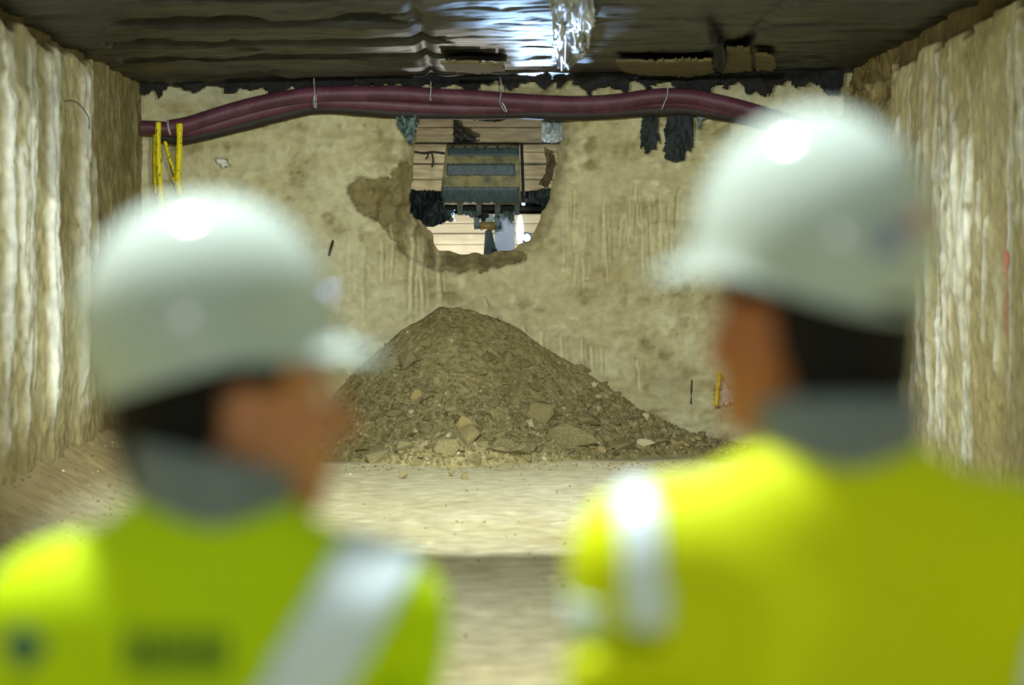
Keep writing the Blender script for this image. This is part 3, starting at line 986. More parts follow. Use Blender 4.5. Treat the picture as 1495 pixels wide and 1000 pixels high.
def build_details():
    s = empty('strap', P(231, 196, YB - 0.33))
    tag(s, 'long yellow printed strap hanging from the left end of the hoses', 'strap')
    s.location = (0, 0, 0)
    ribbon('strap_front', [(231, 178), (231, 200), (232, 240), (234, 270), (236, 300), (238, 330)], 7.5, M['strap'], s, YB - 0.40)
    ribbon('strap_back', [(227, 190), (226, 215), (226, 245), (227, 268), (228, 282)], 4.5, M['strap'], s, YB - 0.28)
    s = empty('strap')
    tag(s, 'shorter yellow strap hanging in a V right of the long yellow strap', 'strap')
    ribbon('strap_front', [(262, 180), (262, 205), (261, 240), (260, 262), (262, 284)], 8.5, M['strap'], s, YB - 0.40)
    ribbon('strap_back', [(241, 206), (245, 222), (250, 238), (256, 254), (259, 268)], 4.5, M['strap'], s, YB - 0.30)
    ribbon('strap_knot', [(255, 258), (260, 268), (264, 278)], 11, M['strap'], s, YB - 0.38)

    def onwall(dy):
        return lambda a, b: P(a, b, YB - dy)
    # torn black film
    f = sheet('film_strip', [(940, 150), (958, 150), (962, 165), (961, 182), (964, 198), (966, 212), (960, 205), (960, 221), (952, 218), (948, 224), (940, 223),
                        (941, 215), (936, 218), (934, 205), (936, 185)], onwall(0.13), M['film'], step=1.2, amp=0.03, freq=0.03, seed=1)
    tag(f, 'left of two torn black film strips dangling below the hoses', 'film')
    f = sheet('film_strip', [(971, 148), (1013, 148), (1013, 212), (1008, 222), (1002, 219), (1000, 234), (985, 237), (968, 232), (972, 222), (966, 222), (972, 205),
                        (968, 190), (973, 178)], onwall(0.15), M['film'], step=1.2, amp=0.035, freq=0.03, seed=2)
    tag(f, 'wide right hand one of two torn black film strips dangling below the hoses', 'film')
    f = sheet('film_scrap', [(1015, 152), (1045, 158), (1038, 170), (1026, 176), (1022, 188), (1018, 186), (1016, 168)], onwall(0.14), M['film_teal'], step=1.2, amp=0.03, seed=3)
    tag(f, 'small grey film scrap right of the wide black strip under the hoses', 'film')
    f = sheet('film_scrap', [(576, 168), (612, 168), (610, 185), (606, 200), (600, 214), (596, 208), (588, 196), (580, 186)], onwall(0.22), M['film_teal'], step=1.0, amp=0.06, freq=0.12, seed=4)
    tag(f, 'crumpled teal grey film at the upper left corner of the opening', 'film')
    f = sheet('film_scrap', [(668, 162), (735, 160), (815, 166), (808, 176), (760, 172), (720, 179), (690, 176), (672, 172)], onwall(-0.15), M['film_teal'], step=1.2, amp=0.05, freq=0.12, seed=5)
    tag(f, 'long strip of glossy grey film along the top of the opening', 'film')
    f = sheet('film_scrap', [(790, 172), (818, 170), (825, 180), (822, 205), (808, 210), (790, 206)], onwall(-0.2), M['film_clear'], step=1.0, amp=0.05, freq=0.1, seed=6)
    tag(f, 'milky plastic sheet at the upper right corner of the opening', 'film')
    f = sheet('film_scrap', [(793, 214), (808, 220), (812, 240), (806, 262), (800, 276), (786, 270), (796, 250), (797, 232)], onwall(-0.3), M['film_teal'], step=1.0, amp=0.05, freq=0.1, seed=16)
    f.data.materials[0] = M['board_olive']
    tag(f, 'muddy rag of sheeting hanging at the right side of the opening', 'film')
    # ragged fringe between roof and end wall
    r = random.Random(9)
    poly = [(196, 86), (1232, 80)]
    x = 1232
    low = []
    while x > 196:
        base = 134 - (8 if 560 < x < 860 else 0) - (6 if x > 900 else 0)
        low.append((x, base + r.uniform(-12, 6) + (8 if r.random() < 0.2 else 0)))
        x -= r.uniform(5, 16)
    f = sheet('plastic_fringe', poly + low, lambda a, b: P(a, b, YB - 0.22 - 0.0025 * max(0, 122 - b)), M['black'], step=2.2, amp=0.05, freq=0.05, ragged=5, seed=7)
    tag(f, 'ragged black plastic fringe hanging along the edge where roof meets end wall', 'plastic')
    # sheeting under the roof
    f = sheet('roof_film', [(800, -6), (868, -6), (870, 30), (862, 70), (856, 96), (804, 96), (808, 60), (806, 30)], lambda a, b: C(a, b, 0.05), M['film_clear'], step=1.6,
              amp=0.10, freq=0.05, seed=8, axis=(0, 0, 1))
    tag(f, 'crumpled shiny plastic sheet sagging from the roof above the opening', 'plastic')
    f = sheet('roof_board', [(896, 88), (1040, 84), (1044, 106), (1010, 112), (930, 110), (905, 102)], lambda a, b: C(a, b, 0.07), M['board_olive'], step=2, amp=0.012, freq=0.02, seed=9, axis=(0, 0, 1), thick=0.02)
    tag(f, 'long olive board under the roof, left of the black flap', 'board')
    f = sheet('roof_board', [(1060, 70), (1096, 68), (1100, 104), (1054, 108), (1058, 88)], lambda a, b: C(a, b, 0.08), M['board_olive'], step=2, amp=0.012, freq=0.02, seed=10, axis=(0, 0, 1), thick=0.02)
    tag(f, 'short olive board under the roof, just right of the black flap', 'board')
    f = sheet('roof_board', [(1101, 76), (1130, 80), (1137, 92), (1128, 102), (1103, 104)], lambda a, b: C(a, b, 0.08), M['board_olive'], step=2, amp=0.012, freq=0.02, seed=11, axis=(0, 0, 1), thick=0.02)
    tag(f, 'rightmost of the three olive boards under the roof', 'board')
    f = sheet('roof_flap', [(1028, 32), (1042, 48), (1058, 70), (1062, 88), (1054, 108), (1040, 106), (1042, 84), (1034, 60)], lambda a, b: C(a, b, 0.11), M['black'], step=1.6, amp=0.05, seed=12, axis=(0, 0, 1))
    tag(f, 'black film flap hanging from the roof between two olive boards', 'film')
    for poly_, lab, sd in (([(640, 88), (736, 92), (738, 104), (700, 108), (652, 104)], 'short olive board under the roof above the middle of the hoses', 13),):
        f = sheet('roof_board', poly_, lambda a, b: C(a, b, 0.08), M['board_olive'], step=2, amp=0.012, freq=0.02, seed=sd, axis=(0, 0, 1), thick=0.02)
        tag(f, lab, 'board')
    # scraps on the end wall
    f = sheet('paper_scrap', [(315, 236), (321, 232), (331, 233), (335, 243), (328, 244), (322, 241)], lambda a, b: PW(a, b, 0.03), M['paper'], step=0.8, amp=0.02, freq=0.2, ragged=0.6, seed=14, thick=0.05)
    tag(f, 'small white scrap stuck on the end wall right of the yellow straps', 'scrap')
    f = sheet('paper_scrap', [(1044, 558), (1056, 556), (1068, 572), (1072, 588), (1060, 592), (1042, 592)], lambda a, b: PW(a, b, 0.03), M['paper'], step=1.0, amp=0.02, seed=15, ragged=1.2, thick=0.05)
    tag(f, 'torn pale paper low on the end wall beside the right hand worker', 'scrap')
    t = ribbon('tape_strip', [(1051, 544), (1049, 560), (1047, 575), (1046, 592)], 6, mat('yellow_tape', (214, 190, 10), (226, 204, 30), 20, 0.6), None, YB - 0.2)
    tag(t, 'short yellow tape strip hanging on the torn pale paper', 'tape')
    t = tube('rod', spline([PW(1010, 555, 0.004), PW(1009.5, 570, 0.006), PW(1009, 590, 0.004)], 12), 0.008, M['rust'], seg=8)
    tag(t, 'thin dark rod standing upright at the foot of the end wall', 'rod')
    t = tube('nail', spline([P(486, 352, YB - 0.2), P(483, 362, YB - 0.12), PW(480, 374, -0.03)], 8), 0.012, M['rust'], seg=8)
    tag(t, 'short dark bar sticking out of the end wall beside the left helmet', 'bar')

    def L(px, py):                                    # on the left wall
        d = ray(px, py)
        q = (XL + 0.16) / d.x
        return Vector((0, 0, CAMZ)) + d * q
    t = tube('loose_wire', spline([L(94, 148), L(104, 147), L(114, 151), L(124, 162), L(130, 174), L(130, 188)], 30), 0.004, M['rust'], seg=6)
    tag(t, 'thin dark loose wire curling out of the left wall', 'wire')


# ------------------------------------------------------------------ the chamber beyond the opening
def build_beyond():
    YW = 26.0
    m2 = [box('wall_far_left', (-2.0, 24.4, 1.8), (0.2, 5.2, 3.9), M['beam_wood']), box('wall_far_right', (2.6, 24.4, 1.8), (0.2, 5.2, 3.9), M['beam_wood']),
          box('wall_far', (0.3, YW + 0.35, 1.8), (4.8, 0.2, 3.9), M['black'])]
    for o in m2:
        tag(o, kind='structure')
    # plank lining
    s = YW / FPX
    def plank(py0, py1, m, lab, dy=0.0, x0=-1.9, x1=2.5, nm='plank'):
        z0, z1 = P(700, py1, YW).z, P(700, py0, YW).z
        bm = bmesh.new()
        bm_box(bm, Vector(((x0 + x1) / 2, YW + dy, (z0 + z1) / 2)), (x1 - x0, 0.06, z1 - z0 - 0.005), bev=0.006)
        o = from_bm(nm, bm, m)
        tag(o, lab, 'plank', 'plank lining of the far chamber')
        return o
    labs = ['topmost plank of the timber lining seen through the opening', 'second timber plank from the top seen through the opening', 'third timber plank from the top seen through the opening',
            'timber plank behind the upper half of the bucket', 'timber plank behind the lower half of the bucket', 'timber plank just above the dark gap of the lining']
    ys = [140, 186, 210, 222, 240, 262, 279]
    for i in range(6):
        plank(ys[i], ys[i + 1], M['plank'], labs[i], dy=0.02 * (i % 2))
    plank(289, 296, M['beam_wood'], 'narrow dark rail inside the dark gap of the lining', 0.15)
    plank(302, 308, M['beam_wood'], 'lower narrow dark rail inside the dark gap of the lining', 0.15)
    labs = ['pale plank right under the dark gap of the lining', 'second pale plank under the dark gap', 'third pale plank under the dark gap', 'lowest pale plank visible over the sill of the opening']
    ys = [312, 326, 341, 357, 376]
    for i in range(4):
        plank(ys[i], ys[i + 1], M['plank_pale'], labs[i], dy=0.015 * (i % 2))
    plank(376, 640, M['plank_pale'], 'wide pale timber apron below the lining', 0.02)

    f = sheet('tarpaulin', [(592, 276), (645, 278), (650, 310), (660, 318), (648, 326), (632, 332), (612, 330), (592, 318)], lambda a, b: P(a, b, 21.95), M['film'], step=1.3, amp=0.10, freq=0.035, seed=21)
    tag(f, 'black crumpled tarpaulin at the left of the opening beside the bucket', 'tarpaulin')
    f = sheet('tarpaulin', [(772, 278), (816, 272), (816, 296), (806, 304), (788, 300), (768, 296)], lambda a, b: P(a, b, 21.78), M['film'], step=1.3, amp=0.05, freq=0.035, seed=22)
    tag(f, 'small black tarpaulin flap at the right of the opening', 'tarpaulin')
    f = sheet('mud_patch', [(662, 170), (668, 182), (684, 196), (704, 206), (690, 210), (662, 210)], lambda a, b: P(a, b, YW - 0.06), M['board_dark'], step=1.2, amp=0.03, seed=23, thick=0.02)
    tag(f, 'dark splintered patch on the timber lining above the bucket', 'patch')
    w = tube('loose_wire', spline([P(592, 223, 21.8), P(604, 222, 22.2), P(620, 224, 22.4), P(632, 222, 22.3), P(648, 224, 22.4)], 20), 0.012, M['rust'])
    tag(w, 'dark twisted wire across the lining left of the bucket', 'wire')
    for k, (a, b, c, d) in enumerate(((630, 222, 631, 244), (624, 222, 622, 232))):
        tube('wire_end', spline([P(a, b, 22.35), P((a + c) / 2 + 2, (b + d) / 2, 22.33), P(c, d, 22.35)], 8), 0.009, M['rust'], w)

    # work lamp on a stand
    L = P(769, 347, 24.2)
    t = empty('work_lamp', (L.x, L.y, 0))
    tag(t, 'glaring round work lamp shining low in the right of the opening', 'lamp')
    fz = float(floor_z(L.x, L.y))

    def loc(o):
        o.location = Vector(o.location) - Vector((L.x, L.y, 0))
        return o
    bm = bmesh.new()
    bmesh.ops.create_uvsphere(bm, u_segments=16, v_segments=10, radius=0.035)
    loc_o = from_bm('bulb', bm, M['lamp_white'], t, True)
    loc_o.location = (0, -0.02, L.z)
    o = tube('reflector', [(0, 0.05, L.z), (0, 0.03, L.z), (0, 0.0, L.z)], [0.04, 0.055, 0.058], M['steel'], t, 18, caps=False)
    tube('pole', [(0, 0.05, fz), (0, 0.05, L.z * 0.5), (0, 0.05, L.z)], 0.018, M['steel'], t)
    for k in range(3):
        a = 2.1 * k
        tube('leg', [(0, 0.05, 0.35), (0.35 * math.sin(a), 0.05 + 0.35 * math.cos(a), fz + 0.01)], 0.012, M['steel'], t)
    lamp('work_or_fill_light', (L.x, L.y - 0.12, L.z), 900, (0.40, 0.64, 1.0), 0.045, (0.0, 17.6, 3.3), 64, 0.2)
    lamp('work_or_fill_light', (-0.1, 24.5, 0.9), 160, (1.0, 0.98, 0.9), 0.1)  # added fill lamp hidden below the sill, brightens the planks
    # tube lamp and white panel
    T = P(759, 336, 23.6)
    t = empty('tube_lamp', (T.x, T.y, 0))
    tag(t, 'upright glowing white tube lamp right of the excavator arm', 'lamp')
    z0, z1 = P(759, 358, 23.6).z, P(759, 314, 23.6).z
    zz = np.linspace(z0, z1, 14)
    tube('tube', [(0.004 * (z - z0), 0, z) for z in zz], [0.012 + 0.024 * math.sin(math.pi * (i + .5) / 14) for i in range(14)], M['lamp_tube'], t, 14)
    tube('pole', [(0, 0.01, fz), (0, 0.01, z0)], 0.015, M['steel'], t)
    bm = bmesh.new()
    bm_box(bm, Vector((0, 0, 0.012)), (0.3, 0.3, 0.03))
    o = from_bm('base', bm, M['steel'], t)
    o.location = (0, 0, fz)
    q = [P(722, 316, 23.5), P(751, 308, 23.4), P(756, 372, 23.4), P(724, 372, 23.5)]
    q = [q[0], q[1], Vector((q[2].x, q[2].y, fz)), Vector((q[3].x, q[3].y, fz))]
    me = pymesh('white_panel', q + [p + Vector((0, 0.04, 0)) for p in q], [(0, 1, 2, 3), (7, 6, 5, 4), (0, 4, 5, 1), (1, 5, 6, 2), (2, 6, 7, 3), (3, 7, 4, 0)])
    tag(link('white_panel', me, M['white_panel'], smooth=False), 'tall bluish white panel standing right of the excavator arm', 'panel')


# ------------------------------------------------------------------ excavator
def build_excavator():
    Y = 22.6
    s = Y / FPX
    base = P(703, 262, Y)
    fz = 0.0
    ex = empty('excavator', (base.x, 24.9, 0))
    tag(ex, 'excavator reaching its muddy toothed bucket through the opening', 'excavator')
    off = Vector((base.x, 24.9, 0))

    def pl(px, py, dy=0.0):
        return P(px, py, Y + dy) - off

    # bucket shell: profile from the top edge over the curved back to the lip
    prof = [(211, 0.20), (218, 0.10), (228, 0.05), (240, 0.0), (258, -0.02), (272, -0.01), (284, 0.02), (297, 0.08)]
    lft = [653, 651.5, 650, 648.5, 646.5, 645, 643.5, 642]
    rgt = [758, 758, 758.5, 759, 759.5, 760, 760, 760.5]
    bu = empty('bucket')
    bu.parent = ex
    v, f = [], []
    nx = 24
    for (py, dy), a, b in zip(prof, lft, rgt):
        for k in range(nx + 1):
            v.append(pl(a + (b - a) * k / nx, py + 0.3 * math.sin(k * 1.7 + py), dy))
    n = len(prof)
    for i in range(n - 1):
        for k in range(nx):
            f.append((i * (nx + 1) + k, i * (nx + 1) + k + 1, (i + 1) * (nx + 1) + k + 1, (i + 1) * (nx + 1) + k))
    o = link('bucket_shell', pymesh('bucket_shell', v, f), M['bucket'], bu)
    md = o.modifiers.new('solid', 'SOLIDIFY')
    md.thickness = 0.02
    md.offset = -1
    # side plates
    for xs, pxx in (('l', lft), ('r', rgt)):
        ring = [pl(x + (1.5 if xs == 'r' else -0.5), py - 1, dy - 0.015) for (py, dy), x in zip(prof, pxx)]
        ring += [pl(pxx[-1] + (1.5 if xs == 'r' else -0.5), 300, 0.42), pl(pxx[0] + (1.5 if xs == 'r' else -0.5), 222, 0.52)]
        w = Vector((0.028, 0, 0))
        k = len(ring)
        me = pymesh('side_plate', ring + [p + w for p in ring], [tuple(range(k)), tuple(range(2 * k - 1, k - 1, -1))] + [(i, i + k, (i + 1) % k + k, (i + 1) % k) for i in range(k)])
        bm = bmesh.new()
        bm.from_mesh(me)
        bmesh.ops.triangulate(bm, faces=[q for q in bm.faces if len(q.verts) > 4])
        bmesh.ops.recalc_face_normals(bm, faces=bm.faces[:])
        bm.to_mesh(me)
        bm.free()
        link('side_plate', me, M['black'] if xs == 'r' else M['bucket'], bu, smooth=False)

    def at_prof(py):
        return float(np.interp(py, [p[0] for p in prof], [p[1] for p in prof]))

    def strip(y0, y1, x0, x1, nm='wear_strip'):
        v, f = [], []
        ny, nxx = 6, 30
        for i in range(ny + 1):
            py = y0 + (y1 - y0) * i / ny
            for k in range(nxx + 1):
                x = x0 + (x1 - x0) * k / nxx
                e = (0.8 * math.sin(x * 0.9) * math.sin(x * .23)) if i in (0, ny) else 0
                v.append(pl(x, py + e, at_prof(py) - 0.032))
        for i in range(ny):
            for k in range(nxx):
                f.append((i * (nxx + 1) + k, i * (nxx + 1) + k + 1, (i + 1) * (nxx + 1) + k + 1, (i + 1) * (nxx + 1) + k))
        o = link(nm, pymesh(nm, v, f), M['steel'], bu)
        md = o.modifiers.new('solid', 'SOLIDIFY')
        md.thickness = 0.012
        md.offset = 0
        o['label'] = 'grey steel wear strip'
        return o
    strip(214.5, 227, 654, 757)
    strip(239, 256, 652, 752)
    strip(273.5, 296, 645, 758, 'cutting_plate')
    # lip, sockets and teeth
    for a, b in ((642, 650), (667, 676), (695, 703), (722, 731), (751, 759)):
        v0 = [pl(a, 294, 0.05), pl(b, 294, 0.05), pl(b - 0.8, 314, 0.16), pl(a + 0.8, 314, 0.16)]
        d = Vector((0, 0.05, 0.01))
        me = pymesh('tooth', v0 + [p + d for p in v0], [(0, 1, 2, 3), (7, 6, 5, 4), (0, 4, 5, 1), (1, 5, 6, 2), (2, 6, 7, 3), (3, 7, 4, 0)])
        link('tooth', me, M['edge_steel'], bu, smooth=False)
    me = pymesh('bucket_inside', [pl(644, 290, 0.24), pl(759, 290, 0.24), pl(758, 308, 0.30), pl(646, 306, 0.30), pl(644, 290, 0.30), pl(759, 290, 0.30), pl(758, 308, 0.36), pl(646, 306, 0.36)],
                [(0, 1, 2, 3), (7, 6, 5, 4), (0, 4, 5, 1), (1, 5, 6, 2), (2, 6, 7, 3), (3, 7, 4, 0)])
    link('bucket_inside', me, M['black'], bu, smooth=False)
    # hooks of earth left on the lip
    for poly, sd in (([(646, 304), (662, 302), (660, 314), (664, 322), (648, 324), (640, 326), (648, 316)], 31), ([(678, 302), (694, 306), (700, 312), (690, 318), (680, 314), (672, 312)], 32),
                     ([(734, 304), (748, 304), (748, 318), (745, 328), (742, 316), (734, 312)], 33)):
        o = sheet('mud_lump', poly, lambda a, b: P(a, b, Y + 0.43) - off, M['steel'], bu, step=1.0, amp=0.04, freq=0.12, seed=sd, thick=0.05)
        o['label'] = 'grey mud clinging to the lip'
    # coupler
    cp = empty('coupler')
    cp.parent = ex
    for a in (696, 726):
        bm = bmesh.new()
        bm_box(bm, pl(a, 322, 0.60), (0.055, 0.16, 0.14), bev=0.02)
        from_bm('coupler_ear', bm, M['steel'], cp)
    bm = bmesh.new()
    bm_box(bm, pl(711, 319, 0.62), (0.16, 0.12, 0.07), bev=0.02)
    from_bm('coupler_block', bm, M['edge_steel'], cp)
    a, b = pl(692, 330, 0.58), pl(732, 329, 0.58)
    tube('pin', [a, a.lerp(b, 0.5), b], 0.034, M['steel'], cp, 16)
    a, b = pl(701, 330, 0.57), pl(723, 330, 0.57)
    o = tube('bushing', [a, a.lerp(b, 0.5), b], 0.040, M['pin'], cp, 16)
    o['label'] = 'yellowish greased bushing'
    bm = bmesh.new()
    bm_box(bm, pl(706, 312, 0.55), (0.10, 0.12, 0.14), bev=0.03)
    from_bm('link', bm, M['black'], cp)
    # arm widening downwards to the boom, boom, body and tracks behind the wall
    Ya = 0.62
    q = [pl(709, 333, Ya), pl(717, 333, Ya), pl(726, 374, Ya + 0.1), pl(706, 374, Ya + 0.1)]
    bot = Vector((0, -1.1, 0.85))
    q += [Vector((bot.x + 0.12, bot.y, bot.z)), Vector((bot.x - 0.12, bot.y, bot.z))]
    q = [q[0], q[1], q[2], q[4], q[5], q[3]]
    d = Vector((0, 0.16, 0.02))
    me = pymesh('arm', q + [p + d for p in q], [tuple(range(6)), tuple(range(11, 5, -1))] + [(i, i + 6, (i + 1) % 6 + 6, (i + 1) % 6) for i in range(6)])
    arm = link('arm', me, M['steel'], ex, smooth=False)
    o = box('arm_bracket', pl(722, 366, Ya + 0.05), (0.05, 0.05, 0.04), M['black'], arm)
    tube('boom', [bot + Vector((0, 0.1, 0.0)), Vector((0, -0.6, 0.95)), Vector((0, 0.0, 0.75))], [0.11, 0.12, 0.13], M['steel'], ex, 8)
    bm = bmesh.new()
    bm_box(bm, Vector((0, 0.25, 0.72)), (0.9, 0.9, 0.5), bev=0.08)
    from_bm('body', bm, M['pin'], ex)
    for sx in (-0.4, 0.4):
        bm = bmesh.new()
        bm_box(bm, Vector((sx, 0.2, 0.24)), (0.24, 1.3, 0.44), bev=0.12)
        from_bm('track', bm, M['black'], ex)


# ------------------------------------------------------------------ people: signed-distance bodies meshed by surface nets
class Vol:
    def __init__(s, lo, hi, h):
        s.lo, s.h = np.array(lo, float), h
        n = np.ceil((np.array(hi) - s.lo) / h).astype(int) + 1
        s.f = np.full(n, 0.07, np.float32)

    def win(s, lo, hi, mg=0.06):
        a = np.maximum(0, np.floor((np.array(lo) - mg - s.lo) / s.h).astype(int))
        b = np.minimum(s.f.shape, np.ceil((np.array(hi) + mg - s.lo) / s.h).astype(int) + 1)
        if (b <= a).any():
            return None, None
        g = [s.lo[i] + s.h * np.arange(a[i], b[i]) for i in range(3)]
        return tuple(slice(a[i], b[i]) for i in range(3)), np.stack(np.meshgrid(*g, indexing='ij'), -1)

    def put(s, sl, d, k, sub):
        f = s.f[sl]
        if sub:
            d = -d
            hh = np.maximum(k - np.abs(f - d), 0) / k
            s.f[sl] = np.maximum(f, d) + hh * hh * k / 4
        else:
            hh = np.maximum(k - np.abs(f - d), 0) / k
            s.f[sl] = np.minimum(f, d) - hh * hh * k / 4

    def ell(s, c, r, k=0.02, rot=None, sub=False):
        c, r = np.array(c, float), np.array(r, float)
        m = r.max()
        sl, p = s.win(c - m, c + m)
        if sl is None: return
        q = p - c
        if rot is not None:
            q = q @ np.array(rot)
        k0 = np.linalg.norm(q / r, axis=-1)
        k1 = np.linalg.norm(q / (r * r), axis=-1) + 1e-6
        s.put(sl, (k0 * (k0 - 1) / k1).astype(np.float32), k, sub)

    def cone(s, a, b, ra, rb, k=0.02, sub=False):
        a, b = np.array(a, float), np.array(b, float)
        m = max(ra, rb)
        sl, p = s.win(np.minimum(a, b) - m, np.maximum(a, b) + m)
        if sl is None: return
        ab = b - a
        t = np.clip(((p - a) @ ab) / (ab @ ab), 0, 1)
        d = np.linalg.norm(p - a - t[..., None] * ab, axis=-1) - (ra + (rb - ra) * t)
        s.put(sl, d.astype(np.float32), k, sub)

    def clip(s, axis, val, keep_above):
        g = s.lo[axis] + s.h * np.arange(s.f.shape[axis])
        sh = [1, 1, 1]
        sh[axis] = -1
        d = (val - g if keep_above else g - val).reshape(sh)
        s.f = np.maximum(s.f, d.astype(np.float32))

    def nets(s):
        f = np.pad(s.f, 1, constant_values=0.07)
        lo = s.lo - s.h
        ins = f < 0
        cor = [(i, j, k) for i in (0, 1) for j in (0, 1) for k in (0, 1)]
        n = np.array(f.shape) - 1
        cnt = sum(ins[i:i + n[0], j:j + n[1], k:k + n[2]].astype(np.int8) for i, j, k in cor)
        act = np.argwhere((cnt > 0) & (cnt < 8))
        idm = -np.ones(n, np.int64)
        idm[tuple(act.T)] = np.arange(len(act))
        val = [f[act[:, 0] + i, act[:, 1] + j, act[:, 2] + k] for i, j, k in cor]
        acc, c = np.zeros((len(act), 3)), np.zeros(len(act))
        for a in range(8):
            for b in range(a + 1, 8):
                if sum(abs(x - y) for x, y in zip(cor[a], cor[b])) != 1: continue
                x = (val[a] < 0) != (val[b] < 0)
                t = np.where(x, val[a] / (val[a] - val[b] + 1e-12), 0)
                acc += np.where(x[:, None], np.array(cor[a]) + t[:, None] * (np.array(cor[b]) - np.array(cor[a])), 0)
                c += x
        v = lo + s.h * (act + acc / c[:, None])
        F = []
        for ax in range(3):
            o1, o2 = [(1, 2), (2, 0), (0, 1)][ax]
            d = np.zeros(3, int); d[ax] = 1
            A = ins[:-1, :-1, :-1]
            B = ins[d[0]:d[0] + n[0], d[1]:d[1] + n[1], d[2]:d[2] + n[2]]
            e = np.argwhere(A != B)
            e = e[(e[:, o1] > 0) & (e[:, o2] > 0)]
            fl = A[tuple(e.T)]
            u1, u2 = np.zeros(3, int), np.zeros(3, int)
            u1[o1], u2[o2] = 1, 1
            q = np.stack([idm[tuple((e - u1 - u2).T)], idm[tuple((e - u2).T)], idm[tuple(e.T)], idm[tuple((e - u1).T)]], 1)
            q[~fl] = q[~fl][:, ::-1]
            F.append(q)
        return v, np.vstack(F)


def vol_obj(name, vol, m, parent):
    v, f = vol.nets()
    return link(name, pymesh(name, v, f), m, parent)


def helmet_mesh():
    nt, nr = 96, 26
    v, f = [], []
    th = np.linspace(0, 2 * np.pi, nt, endpoint=False)          # 0 = front (+y)
    cf = np.cos(th)
    front = np.clip(cf, 0, 1)
    rear = np.clip(-cf, 0, 1)
    drop = 0.018 + 0.032 * rear ** 1.3 - 0.004 * front
    brim = 0.005 + 0.046 * sstep(0.35, 1.0, front)
    rings = []
    for i in range(nr):
        t = (i + 0.35) / (nr - 1 + 0.35) * math.pi / 2
        rr = math.sin(t) ** 0.92
        z = 0.140 * math.cos(t) ** 0.95
        # three shallow ridges along the crown
        x = 0.114 * rr * np.sin(th)
        y = 0.138 * rr * np.cos(th)
        zz = z + 0.005 * np.exp(-(x / 0.022) ** 2) * (0.3 + 0.7 * math.cos(t)) + 0 * th
        rings.append(np.stack([x, y, zz], 1))
    for q in (0.33, 0.66, 1.0):
        g = 1 + 0.03 * q - 0.15 * q ** 1.5 * rear
        rings.append(np.stack([0.114 * g * np.sin(th), 0.138 * g * np.cos(th), -drop * q], 1))
    for q in (0.3, 0.65, 1.0):
        dx, dy = np.sin(th), np.cos(th)
        g = 1.03 - 0.15 * rear
        rings.append(np.stack([0.114 * g * np.sin(th) + dx * brim * q, 0.138 * g * np.cos(th) + dy * brim * q, -drop - 0.012 * q - 0.016 * q * front], 1))
    v.append((0, 0, 0.1455))
    for r_ in rings:
        v += [tuple(p) for p in r_]
    for j in range(nt):
        f.append((0, 1 + (j + 1) % nt, 1 + j))
    for i in range(len(rings) - 1):
        for j in range(nt):
            a, b = 1 + i * nt + j, 1 + i * nt + (j + 1) % nt
            f.append((a, b, b + nt, a + nt))
    return pymesh('hard_hat', v, f)


